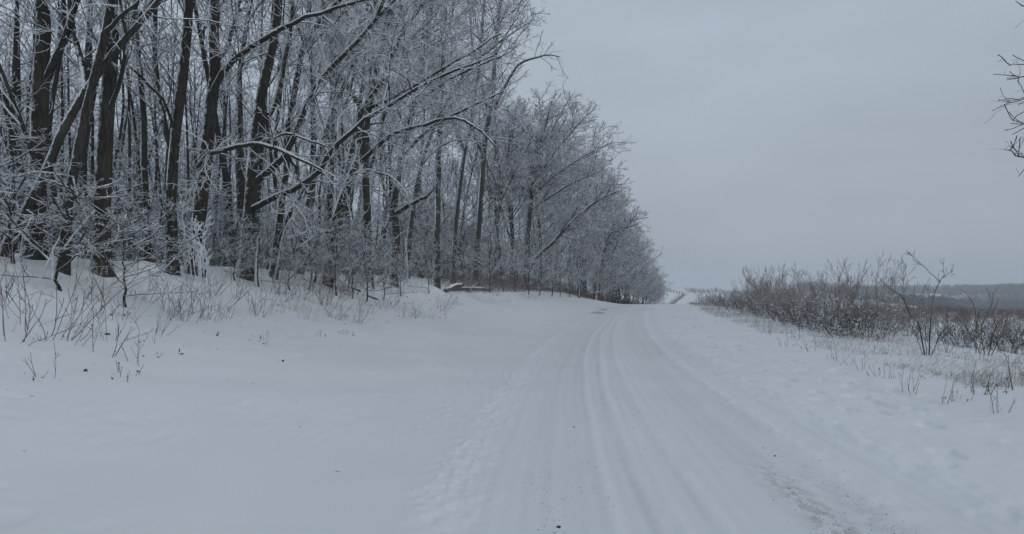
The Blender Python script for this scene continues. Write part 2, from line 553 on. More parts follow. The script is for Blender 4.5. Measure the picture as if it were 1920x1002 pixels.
# ------------------------------------------------------------------ hero trees traced from the photo
def hero(label, Y, trunk, limbs=(), seed=1, ext=6.0, dens=1.1, twig_r=.0058, bark='bark', l1=1.9, side=.0, cap_keep=.8, fan=0, tip_r=None,
         l1len=(.5, 2.4), up=.12, twig='twig', l2=5.0, l3=8.0, t_from=.38):
    """trunk / limbs: (points [(px, py, dY)], width at base px, width at tip px). The crown goes on above the frame."""
    rng = np.random.default_rng(seed)
    def real(st):
        pts = np.array([p3(q[0], q[1], Y + (q[2] if len(q) > 2 else 0)) for q in st[0]])
        rad = np.linspace(st[1], st[2], len(pts)) / 2 / FPX * Y
        return pts, rad
    pts, rad = real(trunk)
    rad = rad * .86
    bx, by = pts[0, 0], pts[0, 1]
    g = gz(bx, by)
    pts[0, 2] = g - .12
    origin = np.array([bx, by, g])
    root = empty('tree', origin, label, 'tree', 'trees along the edge of the wood')
    def extend(pts, rad, length):
        d_ = norm(pts[-1] - pts[-2])
        p, r = list(pts), list(rad)
        n = 4
        for k in range(n):
            d_ = norm(d_ + rng.normal(size=3) * .10 + np.array([0, 0, .05]))
            p.append(p[-1] + d_ * length / n); r.append(max(rad[-1] * (1 - .8 * (k + 1) / n), .02))
        return np.array(p), np.array(r)
    if ext: pts, rad = extend(pts, rad, ext)
    K = 26
    tp, tr = resample(pts, rad, K, rng, .012)
    s = Soup(); S = 14
    s.tubes(tp[None], tr[None], S, trunk_flare(tp[None], tr[None], S, rng, .35, .5))
    s.build('trunk', M[bark], root, origin, True)
    caps = Soup()
    # snow plastered in strips on the windward side of the trunk
    for _ in range(int(rng.integers(5, 9))):
        a = int(rng.integers(0, K - 6)); b = a + int(rng.integers(3, 7))
        q_, w_ = tp[a:b], tr[a:b]
        off = norm(np.array([-1., -.55 + .5 * rng.normal(), 0.])) * w_[:, None] * .93
        ww = w_ * rng.uniform(.10, .2) * np.sin(np.linspace(.15, np.pi - .15, b - a)) * rng.uniform(.5, 1.3, b - a)
        caps.tubes((q_ + off)[None], np.maximum(ww, .003)[None], 5)
    bases, brad = [], []
    allp, allr = [tp], [tr]
    KL = 18
    for lb in limbs:
        lp, lr = real(lb)
        if len(lb) > 3 and lb[3]: lp, lr = extend(lp, lr, lb[3])
        q, w = resample(lp, lr, KL, rng, .012)
        w = w * np.linspace(1, .9, KL)
        s = Soup(); s.tubes(q[None], w[None], 9)
        s.build('limb', M[bark], root, origin, True)
        snow_on(caps, q[None], w[None], rng, keep=1.0)
        bases.append(q); brad.append(w)
    # extra free limbs, springing from trunk
    LP, LR = [], []
    if fan:
        fp, fr = sprout(rng, tp[None], tr[None], fan / max(lengths(tp[None])[0] * .75, .1), t_from, 1., (30, 62), (.2, .42), 1.2, 6., KL, .07, (0, 0, .35), .42, .02,
                        (side, -.25 * abs(side), .25))
        LP, LR = fp, fr
        sl = Soup(); sl.tubes(fp, fr, 6)
        snow_on(caps, fp, fr, rng, keep=.7)
    base = np.array(bases) if bases else np.zeros((0, KL, 3))
    bR = np.array(brad) if brad else np.zeros((0, KL))
    if len(LP): base, bR = np.concatenate([base, LP]), np.concatenate([bR, LR])
    q, w = resample(tp[int(K * t_from):], tr[int(K * t_from):], KL, rng)
    base_t, bR_t = np.concatenate([base, q[None]]), np.concatenate([bR, w[None]])
    P1, R1 = sprout(rng, base_t, bR_t, l1 * dens, .1, 1., (35, 70), (.25, .6), l1len[0], l1len[1], 7, .13, (side * .15, 0, up), .42, twig_r * 1.9,
                    (side * .6, 0, .2), rcap=.017)
    snow_on(caps, P1[::2], R1[::2], rng, keep=.55, width=.9)
    cs, P2 = finish_crown(rng, np.concatenate([P1]), R1, root, origin, dens, twig_r, l2=l2, l3=l3)
    # twigs straight off the limbs as well
    c2, _ = finish_crown(rng, base, bR, root, origin, dens * .45, twig_r, l2=l2, l3=l3) if len(base) else (Soup(), None)
    cs.v += c2.v; cs.q += [x + cs.n for x in c2.q]; cs.n += c2.n
    br = Soup(); br.tubes(P1, R1, 4)
    if len(LP): br.v += sl.v; br.q += [x + br.n for x in sl.q]; br.n += sl.n
    br.build2(cs, 'crown', M['branch'], M[twig], root, origin, caps, M['cap'])
    return root

LAND = []      # landmarks on the left: (px, short name) used to describe what stands by them
def H(px, short, label, *a, **k):
    LAND.append((px, short))
    return hero(label, *a, **k)

H(8, 'the frame edge leaner', 'leaning tree crossing behind its neighbours, snow along the whole upper side of its stem', 12.2,
  ([(2, 525), (38, 420), (85, 325, .2), (150, 185, .4), (230, 80, .6), (300, 0, .9), (350, -70, 1.2)], 24, 12), seed=2, ext=4, fan=5, side=.6, dens=1.1)
H(68, 'the stout forked trunk', 'stout dark straight trunk leaning slightly, forking high up, nearest the picture corner', 13.2,
  ([(62, 520), (66, 400), (75, 220), (80, 100), (86, -60)], 40, 26), [([(88, 150), (112, 92, -.2), (150, -10, -.4), (190, -90, -.6)], 15, 8, 2.5),
  ([(72, 330), (30, 200, -.3), (-20, 90, -.6)], 9, 5, 1.5)], seed=3, ext=8, fan=7)
H(120, 'the slim forked trunk', 'slim dark trunk that bends and forks in a narrow V above the frosted thicket', 12.6,
  ([(118, 525), (126, 400), (145, 290), (166, 185), (190, 90), (214, -20)], 22, 15), [([(160, 170), (148, 100, .3), (135, 40, .4), (128, -60, .5)], 12, 8, 3),
  ([(196, 60), (240, 20, -.2), (300, -30, -.4)], 9, 5, 2)], seed=4, ext=6, fan=6)
H(193, 'the thick straight trunk', 'thick straight almost black trunk standing upright on the snow bank', 13.6,
  ([(190, 520), (193, 400), (197, 250), (207, 150), (214, 0), (220, -80)], 36, 24), [([(200, 220), (225, 150, -.3), (236, 90, -.5), (262, 0, -.6)], 9, 6, 3),
  ([(208, 120), (250, 45, .3), (330, -40, .4)], 12, 7, 2)], seed=5, ext=8, fan=7)
H(277, 'the thin twisting stem', 'thin twisting pole of a tree between the thick trunk and the two stemmed tree', 17.5,
  ([(277, 515), (275, 400), (268, 200), (259, 100), (254, -30)], 15, 9), seed=6, ext=6, fan=7)
H(322, 'the two stemmed tree', 'tall tree splitting low into a bare right stem and a crooked left stem', 16.2,
  ([(321, 520), (325, 300), (340, 175), (348, 90), (356, 0), (362, -90)], 24, 17), [([(324, 290), (312, 240), (297, 175, .3), (291, 75, .5), (294, -60, .5)], 11, 8, 4),
  ([(330, 250), (300, 180, -.6), (235, 120, -1.2)], 6, 4, 1)], seed=7, ext=7, fan=6)
H(372, 'the tree with the arching limb', 'leaning grey tree with a long arching limb carrying a thick line of snow', 17.2,
  ([(364, 520), (371, 430), (380, 350), (394, 225), (402, 150), (401, 75), (404, -40)], 33, 20),
  [([(371, 318), (386, 293, -.4), (415, 281, -.8), (452, 274, -1.1), (482, 270, -1.4), (515, 277, -1.6), (540, 290, -1.8), (562, 299, -1.9), (585, 308, -2.0), (605, 320, -2)], 11, 5, 0),
   ([(398, 190), (407, 155, -.2), (435, 115, -.4), (482, 82, -.7), (540, 48, -1), (580, 30, -1.2), (650, 8, -1.5)], 14, 6, 2),
   ([(404, 120), (425, 90, .3), (440, 40, .4), (460, -30, .6)], 10, 7, 3),
   ([(482, 270, -1.4), (515, 258, -1.5), (545, 250, -1.6), (575, 262, -1.7), (615, 275, -1.8)], 6, 3, 0),
   ([(540, 292, -1.8), (556, 320, -1.7), (566, 350, -1.6), (590, 378, -1.5)], 5, 2.5, 0)], seed=8, ext=8, fan=6)
H(462, 'the knobbly snow flecked tree', 'knobbly dark tree with snow flecked bark and two sweeping limbs reaching over the road', 19.3,
  ([(456, 515), (464, 440), (474, 330), (480, 250), (496, 150), (516, 60), (526, -50)], 30, 17),
  [([(472, 392), (500, 378, -.5), (530, 362, -.9), (560, 350, -1.3), (600, 318, -1.7), (616, 290, -2), (645, 260, -2.3), (690, 222, -2.7), (740, 190, -3), (790, 160, -3.3), (850, 135, -3.6)], 13, 5, 1),
   ([(480, 340), (500, 322, -.2), (522, 303, -.4), (540, 280, -.5), (560, 235, -.6), (590, 165, -.6), (620, 130, -.7), (662, 84, -.9), (702, 40, -1), (730, -30, -1.2)], 14, 7, 3),
   ([(505, 215), (520, 180, .2), (532, 120, .4), (546, 40, .6), (552, -40, .8)], 11, 8, 4)], seed=9, ext=8, fan=5, side=.5)
H(514, 'the clump of leaning stems', 'clump of slender stems leaning right from one base, curving up side by side', 21.0,
  ([(512, 512), (522, 430), (534, 340), (540, 250), (556, 150), (570, 75), (612, 28), (660, -30)], 17, 10),
  [([(530, 352), (515, 290, .4), (520, 220, .6), (532, 120, .8), (545, 30, 1)], 11, 8, 5),
   ([(540, 262), (565, 220, -.3), (600, 150, -.5), (660, 85, -.8), (704, 38, -1), (760, -20, -1.2)], 10, 6, 3),
   ([(518, 470), (545, 400, -.4), (560, 372, -.6), (580, 340, -.8)], 9, 5, 1)], seed=10, ext=5, fan=6, side=.8, up=.2)
H(612, 'the tree leaning toward the road', 'heavy dark tree leaning toward the road with a high arch of drooping branches', 23.6,
  ([(612, 515), (624, 445), (637, 390), (656, 340), (671, 300), (682, 250), (695, 180), (712, 100), (738, -20)], 24, 14),
  [([(668, 310), (690, 290, -.3), (712, 270, -.6), (745, 247, -.9), (790, 236, -1.3), (835, 222, -1.6), (870, 226, -1.8), (900, 245, -2), (930, 275, -2.2)], 10, 4, 0),
   ([(676, 270), (672, 225, -.2), (690, 190, -.3), (712, 162, -.5), (735, 110, -.7), (752, 62, -.9), (790, 12, -1.2), (830, -40, -1.5)], 13, 6, 2),
   ([(690, 205), (720, 190, -.5), (770, 165, -1), (830, 130, -1.5), (890, 95, -2)], 8, 4, 1),
   ([(664, 325), (690, 320, -1), (730, 330, -1.6), (755, 352, -2), (772, 385, -2.3), (780, 410, -2.4)], 6, 2.5, 0),
   ([(628, 430), (600, 440, -.8), (560, 465, -1.5), (535, 480, -2)], 8, 4, 0)], seed=11, ext=6, fan=6, side=.9, up=.0, dens=1.15)
H(672, 'the upright tree behind the leaner', 'upright dark tree half hidden behind the leaning one, forking into two poles', 29.0,
  ([(690, 515), (688, 400), (684, 300), (690, 200), (700, 90), (706, -40)], 19, 12), [([(686, 330), (710, 260, .5), (722, 180, 1), (730, 90, 1.3), (742, -30, 1.6)], 11, 7, 4),
  ([(688, 220), (640, 140, -.5), (612, 60, -.8), (600, -40, -1)], 9, 6, 3)], seed=12, ext=8, fan=8, side=.4)
H(730, 'the gate of crossed limbs', 'dark tree with a low stump-like elbow and limbs curving over the gap toward the road', 31.0,
  ([(735, 520), (742, 440), (738, 380), (752, 300), (765, 240), (780, 170), (800, 80), (812, -20)], 19, 9),
  [([(742, 400), (775, 380, -.5), (800, 368, -1)], 12, 6, 1), ([(756, 290), (790, 255, -.5), (815, 235, -1), (850, 215, -1.5), (905, 190, -2)], 8, 4, 1.0),
   ([(772, 205), (810, 170, -.5), (860, 140, -1), (930, 110, -1.5)], 8, 4, 1)], seed=13, ext=4, fan=8, side=.9)
H(575, 'the long curving stem', 'long slender stem rising behind the clump and curving steadily to the right', 25.0,
  ([(560, 515), (570, 420), (588, 330), (610, 250), (640, 170), (672, 100), (722, 20), (760, -40)], 15, 8), [([(596, 300), (640, 262, -.4), (690, 235, -.8), (740, 228, -1.2)], 6, 2.5, 1),
  ([(625, 210), (632, 140, .3), (648, 70, .5), (652, -20, .7)], 8, 5, 3)], seed=31, ext=4, fan=8, side=.7)
H(625, 'the pole behind the long curve', 'bare upright pole of a tree between the long curving stem and the leaner', 28.0,
  ([(616, 515), (619, 400), (620, 280), (622, 180), (626, 90), (624, -30)], 15, 10), [([(621, 240), (650, 190, .4), (668, 120, .7), (690, 40, 1)], 7, 4, 3)], seed=32, ext=6, fan=9)
H(775, 'the arching roadside tree', 'slender tree at the gap sweeping up and over to the right in an arch', 37.0,
  ([(762, 520), (770, 420), (782, 340), (802, 270), (832, 200), (878, 130), (935, 80)], 12, 5), [([(790, 310), (825, 275, -.5), (868, 262, -1), (905, 268, -1.4)], 5, 2.2, 0), ([(812, 245), (815, 170, .4), (830, 100, .6), (850, 20, .8)], 6, 3, 3)],
  seed=33, ext=1.5, fan=11, side=.6, twig_r=.009, bark='bark_rimed')
H(858, 'the slender tree left of the tallest', 'slender grey tree standing just left of the tallest roadside tree', 43.0,
  ([(848, 525), (855, 410), (868, 310), (884, 220), (896, 130), (905, 40), (910, -20)], 11, 5), [([(872, 290), (850, 230, .5), (842, 160, .9), (846, 90, 1.2)], 5, 2.5, 1)], seed=34, ext=2, fan=13, side=.2, twig_r=.010, bark='bark_rimed')
H(935, 'the tree right of the tallest', 'medium frosted tree right of the tallest one, filling the gap below its fork', 56.0,
  ([(925, 535), (931, 440), (942, 350), (954, 275), (962, 215)], 10, 3), [([(938, 380), (962, 330, -.4), (985, 285, -.8), (1000, 250, -1)], 4, 2, 0), ([(945, 340), (930, 290, .4), (924, 240, .8)], 4, 2, 0)], seed=35, ext=0, fan=14, side=.3, twig_r=.012, bark='bark_rimed', l1len=(.8, 2.8))
H(820, 'the thin straight grey pole', 'thin straight grey tree with leafy scraps beside the gap in the wood', 37.0,
  ([(818, 520), (820, 400), (822, 300), (827, 180), (832, 90), (838, -30)], 15, 8), [([(824, 230), (812, 180, .4), (804, 110, .6), (800, 40, .8)], 8, 5, 2)],
  seed=14, ext=6, fan=12, bark='bark_rimed', twig_r=.010, side=.2)
H(893, 'the tallest tree by the road', 'tallest slender tree at the roadside, its thin forked top standing alone against the sky', 48.0,
  ([(889, 535), (897, 420), (909, 260), (923, 175), (929, 90), (938, 0), (944, -50)], 16, 6),
  [([(926, 205), (945, 165, -.6), (972, 122, -1), (1000, 110, -1.5), (1026, 103, -2), (1050, 107, -2.4)], 7, 2.2, 0),
   ([(929, 105), (945, 75, -.3), (972, 55, -.6), (1002, 38, -1)], 4.5, 2, 0),
   ([(918, 225), (900, 150, .5), (885, 80, .9), (880, 10, 1)], 6, 3, 1.5), ([(905, 290), (880, 230, -.4), (862, 200, -.8), (850, 150, -1)], 6, 3, 1)],
  seed=15, ext=1.5, fan=9, side=.0, twig_r=.011, dens=.75, bark='bark_rimed', l1len=(.6, 2.0))
H(983, 'the broad fan crowned tree', 'broad tree with a wide rounded fan of fine frosted branches over the road bend', 62.0,
  ([(983, 540), (990, 420), (998, 345), (1006, 285), (1022, 235), (1035, 190)], 16, 4),
  [([(996, 350), (1016, 320, -.6), (1040, 285, -1.2), (1072, 248, -1.8), (1104, 212, -2.4)], 5.4, 1.8, 0),
   ([(994, 375), (1022, 345, -1), (1060, 315, -2), (1100, 290, -2.6), (1146, 268, -3.2)], 5.4, 1.8, 0),
   ([(992, 395), (1030, 370, -1.5), (1080, 340, -2.5), (1135, 318, -3.5)], 4.8, 1.8, 0),
   ([(1000, 325), (1012, 270, .4), (1014, 220, .6), (1010, 178, 1)], 4.8, 1.8, 0), ([(1008, 280), (1040, 235, .3), (1062, 195, .6), (1075, 176, .8)], 3.6, 1.8, 0),
   ([(996, 360), (975, 310, .6), (965, 255, 1.2), (968, 205, 1.6)], 4.2, 1.8, 0), ([(992, 390), (1008, 330, 2), (1045, 265, 3), (1085, 225, 4)], 3.6, 1.8, 0)],
  seed=16, ext=0, fan=10, side=.3, twig_r=.013, dens=1., bark='bark_rimed', l1len=(.8, 3.2), l1=3.6, l2=5., l3=6.)
H(1003, 'the slanting snow lined stem', 'tree with a long slanting stem lined with snow reaching out under the fan crown', 66.0,
  ([(985, 545), (1003, 488), (1040, 450), (1075, 413), (1112, 382), (1135, 368), (1160, 358)], 11, 4),
  [([(1075, 413), (1105, 412, -1), (1135, 415, -2), (1165, 425, -2.5)], 2.4, 1.2, 0), ([(1060, 428), (1078, 398, .5), (1082, 370, 1), (1090, 350, 1.5)], 3, 1.5, 0),
   ([(1112, 382), (1140, 350, -1), (1175, 345, -2)], 3, 1.2, 0)],
  seed=17, ext=0, fan=12, side=.5, twig_r=.013, dens=1.2, bark='bark_rimed', l1len=(.8, 2.8), l2=3.8, l3=5.5)
H(1128, 'the spreading tree on the bend', 'low spreading roadside tree with snow lined limbs on the bend below the fan crown', 92.0,
  ([(1120, 560), (1128, 490), (1136, 455), (1150, 435), (1172, 428), (1196, 420)], 9, 3.5),
  [([(1134, 465), (1160, 440, -1), (1185, 415, -2), (1215, 408, -3)], 3, 1.5, 0), ([(1130, 500), (1150, 470, -1), (1165, 440, -2), (1190, 405, -3)], 3.2, 1.4, 0),
   ([(1140, 520), (1180, 515, -2), (1215, 512, -3)], 2.4, 1.5, 0), ([(1130, 470), (1110, 420, 1), (1120, 385, 2), (1150, 362, 3)], 3, 1.5, 0)],
  seed=18, ext=0, fan=18, side=.4, twig_r=.017, dens=1.1, bark='bark_rimed', l1len=(1., 3.6), l2=3.2, l3=4.5)

# ------------------------------------------------------------------ source trees that get copied
def grown_tree(name, seed, height, r0, clear, nlimb, spread, label, cat='tree', twig_r=.012, lean=0.0, bark='bark_deep', dens=1., l1=1.5, l2=4., l3=5.,
               limb_ang=(28, 58), limb_len=(.22, .42), low_twigs=0, twig='twig_far', side=0.):
    rng = np.random.default_rng(seed)
    root = empty(name, (0, 0, -300), label, cat)
    n = 6
    pts = np.zeros((n, 3)); pts[:, 2] = np.linspace(-.25, height, n)
    pts[1:, 0] = np.cumsum(rng.normal(size=n - 1) * .02 * height + lean * height / n)
    pts[1:, 1] = np.cumsum(rng.normal(size=n - 1) * .02 * height)
    tp, tr = resample(pts, np.linspace(1, .12, n) * r0, 20, rng, .015)
    s = Soup(); s.tubes(tp[None], tr[None], 9, trunk_flare(tp[None], tr[None], 9, rng, .35, .45))
    s.build('trunk', M[bark], root, (0, 0, 0), True)
    fp, fr = sprout(rng, tp[None], tr[None], nlimb / (height * (1 - clear)), clear, .98, limb_ang, limb_len, .8, spread, 9, .09, (0, 0, .35), .5, .022, (side, 0, .15))
    if low_twigs:
        lp, lr = sprout(rng, tp[None], tr[None], low_twigs / height, .06, clear + .1, (55, 95), (.08, .2), .6, 2.4, 9, .12, (0, 0, .05), .2, .016)
        fp, fr = np.concatenate([fp, lp]), np.concatenate([fr, lr])
    P1, R1 = sprout(rng, fp, fr, l1 * dens, .12, 1., (32, 68), (.28, .6), .4, 2.6, 6, .13, (side * .2, 0, .12), .55, twig_r * 1.5, rcap=.02)
    P2, R2 = sprout(rng, P1, R1, l2 * dens, .1, 1., (32, 70), (.3, .62), .15, 1.0, 5, .27, (0, 0, .08), .6, twig_r * 1.2)
    P3, R3 = sprout(rng, P2, R2, l3 * dens, .1, 1., (30, 80), (.25, .6), .07, .3, 3, .4, (0, 0, .05), .7, twig_r)
    br = Soup(); br.tubes(fp, fr, 5); br.tubes(P1, R1, 3)
    cr = Soup(); cr.tubes(P2, R2, 3); cr.tubes(P3, R3, 3)
    caps = Soup(); snow_on(caps, fp, fr, rng, keep=.6)
    br.build2(cr, 'crown', M['branch'], M[twig], root, (0, 0, 0), caps, M['cap'])
    return root

def shrub(name, seed, height, nstem, fan_deg, label, cat, mat, twig_r, l1=3., l2=6., l3=0., stem_r=.012, curve_up=.3, base_r=.15, ang=(20, 50), leafy=0, flecks=0, lean=(0, 0), wig=.07,
          parts=('stems', 'twigs'), twig_mat=None, l1len=(.25, .5)):
    rng = np.random.default_rng(seed)
    root = empty(name, (0, 0, -300), label, cat)
    az = rng.random(nstem) * 6.283
    el = np.radians(fan_deg) * np.sqrt(rng.random(nstem))
    d_ = np.stack([np.cos(az) * np.sin(el) + lean[0], np.sin(az) * np.sin(el) + lean[1], np.cos(el)], -1)
    rr = base_r * np.sqrt(rng.random(nstem))
    p = np.stack([np.cos(az) * rr, np.sin(az) * rr, np.full(nstem, -.12)], -1)
    L = height * rng.uniform(.5, 1.08, nstem)
    P = curve(rng, p, norm(d_), L, 9, wig, (0, 0, curve_up))
    Rr = np.maximum(stem_r * rng.uniform(.6, 1.2, nstem)[:, None] * np.linspace(1, .35, 9)[None, :], twig_r * .8)
    s = Soup(); s.tubes(P, Rr, 5)
    P1, R1 = sprout(rng, P, Rr, l1, .22, 1., ang, l1len, .1, height * .6, 5, wig * 1.3, (0, 0, .12), .6, twig_r)
    P2, R2 = sprout(rng, P1, R1, l2, .1, 1., ang, (.25, .6), .06, height * .3, 3, .15, (0, 0, .08), .7, twig_r * .9)
    t = Soup(); t.tubes(P1, R1, 3); t.tubes(P2, R2, 3)
    if l3:
        P3, R3 = sprout(rng, P2, R2, l3, .1, 1., (30, 75), (.3, .7), .05, .2, 3, .22, (0, 0, .05), .8, twig_r * .9)
        t.tubes(P3, R3, 3)
    fl = None
    if flecks:
        fl = Soup()
        src = np.concatenate([P1[:, 1:4].reshape(-1, 3), P[:, 1:5].reshape(-1, 3)])
        src = src[(src[:, 2] > .1) & (src[:, 2] < height * .5)]
        c = src[rng.integers(0, len(src), flecks)]
        dv = rng.normal(size=(flecks, 3)) * np.array([.03, .03, .012])
        fl.tubes(np.stack([c - dv, c + [0, 0, .012], c + dv], 1), rng.uniform(.009, .024, flecks)[:, None] * np.array([[.5, 1., .4]]), 5)
    s.build2(t, 'foliage', M[mat], M[twig_mat or mat], root, (0, 0, 0), fl, M['cap'] if flecks else None)
    if leafy:
        src = np.concatenate([P1[:, -2:].reshape(-1, 3), P[:, 3:].reshape(-1, 3)])
        leaf_soup(rng, src[rng.integers(0, len(src), leafy)], (.012, .028)).build('leaves', M['leaf'], root, (0, 0, 0))
    return root

def leaf_soup(rng, pts, size, curl=.4):
    """curled dead leaves: two quads bent along the midrib"""
    s = Soup()
    for p in pts:
        a = norm(rng.normal(size=3)); b = norm(np.cross(a, rng.normal(size=3))); c = np.cross(a, b)
        L = rng.uniform(*size); W = L * .38
        rib = [p + a * L * t + c * curl * L * t * t for t in (0, .5, 1)]
        v = [rib[0], rib[0] + a * L * .3 + b * W + c * W * .5, rib[1] + a * L * .2 + b * W * .8 + c * W * .6, rib[2],
             rib[0] + a * L * .3 - b * W + c * W * .5, rib[1] + a * L * .2 - b * W * .8 + c * W * .6, rib[1]]
        s.add(np.array(v), np.array([[0, 1, 2, 6], [6, 2, 3, 3], [0, 6, 5, 4], [6, 3, 3, 5]])[:, :][[0, 2]])
        s.add(np.array([rib[1], v[2], rib[2], v[5]]), np.array([[0, 1, 2, 3]]))
    return s

ORD = ['first', 'second', 'third', 'fourth', 'fifth', 'sixth', 'seventh', 'eighth', 'ninth', 'tenth', 'eleventh', 'twelfth', 'thirteenth', 'fourteenth',
       'fifteenth', 'sixteenth', 'seventeenth', 'eighteenth', 'nineteenth', 'twentieth', 'twenty-first', 'twenty-second', 'twenty-third', 'twenty-fourth',
       'twenty-fifth', 'twenty-sixth', 'twenty-seventh', 'twenty-eighth', 'twenty-ninth', 'thirtieth']
for _t, _n in zip(('thirty', 'forty', 'fifty', 'sixty', 'seventy'), range(5)):
    ORD += ([_t[:-1] + 'ieth'] if _n else []) + [_t + '-' + q for q in ORD[:9]]
def landmark(px, table):
    return min(table, key=lambda t: abs(t[0] - px))[1]

def number_off(items, table, text):
    """items: (object, px, depth). Each is described by the landmark it stands by and its turn going back from the camera."""
    byl = {}
    for it in items: byl.setdefault(landmark(it[1], table), []).append(it)
    for lm, its in byl.items():
        its.sort(key=lambda t: t[2])
        for k, it in enumerate(its):
            it[0]["label"] = text.format(kind=it[3] if len(it) > 3 else '', n=ORD[min(k, len(ORD) - 1)], lm=lm)

# -------- the wood behind the front row
rng = np.random.default_rng(77)
inner = [grown_tree('tree', 100 + i, h, r, c, nl, sp, 'frosted tree inside the wood', twig_r=.013, lean=ln, low_twigs=lt)
         for i, (h, r, c, nl, sp, ln, lt) in enumerate([(18, .15, .36, 17, 4.5, .01, 10), (20, .17, .42, 16, 5., -.02, 8), (16, .10, .38, 14, 3.4, .05, 12),
                                                        (17, .08, .45, 13, 3., .03, 14), (14, .06, .40, 13, 2.6, -.02, 16), (19, .13, .33, 18, 4.2, .06, 8)])]
def forest_spots(n, near, far, y0, y1, gap, seed, pxlo=-140, pxhi=1120, tries=40000):
    r = np.random.default_rng(seed)
    out = []
    for _ in range(tries):
        Y = y0 * (y1 / y0) ** r.random()
        D = near + (far - near) * r.random() ** 1.25
        X = float(road_x(np.array(Y))) - D
        px = CX + X / Y * FPX
        if px < pxlo or px > pxhi: continue
        if any((X - a) ** 2 + (Y - b) ** 2 < gap ** 2 for a, b, _ in out): continue
        out.append((X, Y, px))
        if len(out) == n: break
    return out
spots = forest_spots(105, 11.0, 46, 15, 105, 2.6, 5)
items = []
for i, (X, Y, px) in enumerate(spots):
    k = int(rng.integers(0, 6))
    o = put(inner[k], (X, Y, gz(X, Y)), rng.random() * 6.28, rng.uniform(.82, 1.12), None, 'frosted trees inside the wood', (rng.normal() * .03, rng.normal() * .04))
    items.append((o, px, Y))
number_off(items, LAND, 'tree inside the wood, {n} going back behind {lm}')

# -------- frosted understory saplings along the edge
under = [grown_tree('sapling', 200 + i, h, r, .16, nl, sp, 'frosted sapling', 'sapling', twig_r=.0056, lean=ln, dens=1.35, l1=2.8, l2=6., l3=8.5, limb_ang=(45, 85), limb_len=(.3, .58),
                    twig='twig') for i, (h, r, nl, sp, ln) in enumerate([(4.2, .035, 20, 2.3, .05), (3.4, .028, 18, 2.0, -.06), (5.2, .045, 22, 2.6, .08)])]
items = []
for k, px, Y, s in [(0, 28, 11.6, .95), (1, 118, 11.3, 1.0), (1, 232, 12.0, .9), (0, -30, 12.2, 1.1), (0, 205, 14.4, 1.0), (1, 290, 15.4, .9),
                    (0, 590, 19.0, 1.0), (1, 650, 20.0, 1.0), (2, 560, 22.0, .9), (0, 700, 22.5, 1.0), (1, 420, 19.0, .8), (0, 500, 20.5, .9), (2, 640, 24.0, .9),
                    (1, 760, 31.0, 1.0), (0, 790, 36.0, 1.1), (2, 850, 38.0, 1.0), (1, 880, 44.0, 1.2), (0, 920, 47.0, 1.2), (2, 945, 51.0, 1.1), (0, 965, 55.0, 1.3), (1, 990, 58.0, 1.4),
                    (2, 1010, 61.0, 1.1), (0, 1035, 66.0, 1.5), (1, 1050, 69.0, 1.6), (2, 1068, 74.0, 1.2), (0, 1085, 79.0, 1.6), (1, 1098, 84.0, 1.8), (2, 1112, 89.0, 1.3), (0, 1122, 94.0, 1.7), (0, 340, 17.0, .9), (1, 440, 15.0, .7), (0, 486, 15.4, .65), (1, 545, 16.6, .75), (2, 578, 17.6, .6), (0, 632, 18.4, .8), (1, 660, 18.9, .85), (0, 688, 19.6, .8), (1, 718, 21.2, .8), (0, 752, 23.4, .75), (1, 806, 27.5, .8), (0, 866, 33.5, .8)]:
    Y = Y * (1.22 if 300 < px < 900 else 1.0)
    X = spot(px, Y)
    o = put(under[k], (X, Y, gz(X, Y)), rng.random() * 6.28, (s * .92, s * .92, s * (.56 if px < 300 else .75 if px < 760 else .95)), None, 'frosted saplings at the edge of the wood')
    items.append((o, px, Y))
rs = np.random.default_rng(88)
for i in range(46):
    Y = 40 * (118 / 40) ** rs.random()
    u = -(9.6 - 4.2 * float(smooth(60, 112, np.array(Y)))) - abs(rs.normal()) * 1.6
    X = float(road_x(np.array(Y))) + u
    o = put(under[int(rs.integers(0, 3))], (X, Y, gz(X, Y)), rs.random() * 6.28, rs.uniform(.9, 1.7), None, 'frosted saplings at the edge of the wood')
    items.append((o, CX + X / Y * FPX, Y))
for px, Y, s_ in [(1128, 96, 1.7), (1140, 99, 1.5), (1150, 103, 1.9), (1160, 106, 1.6), (1168, 109, 2.0), (1176, 112, 1.7), (1184, 116, 2.1), (1190, 119, 1.7), (1198, 122, 2.2), (1205, 126, 1.8), (1212, 131, 2.2),
                  (1220, 136, 2.0), (1228, 142, 2.2), (1233, 147, 1.8), (1145, 112, 2.3), (1165, 120, 2.5), (1185, 128, 2.6), (1205, 136, 2.6), (1218, 144, 2.7), (1226, 150, 2.2)]:
    X = spot(px, Y)
    o = put(under[int(rs.integers(0, 3))], (X, Y, gz(X, Y)), rs.random() * 6.28, s_, None, 'frosted saplings at the edge of the wood')
    items.append((o, px, Y))
LAND += [(1150, 'the spreading tree on the bend'), (1215, 'the crest of the road')]
number_off(items, LAND, 'frosted sapling, {n} going back beside {lm}')

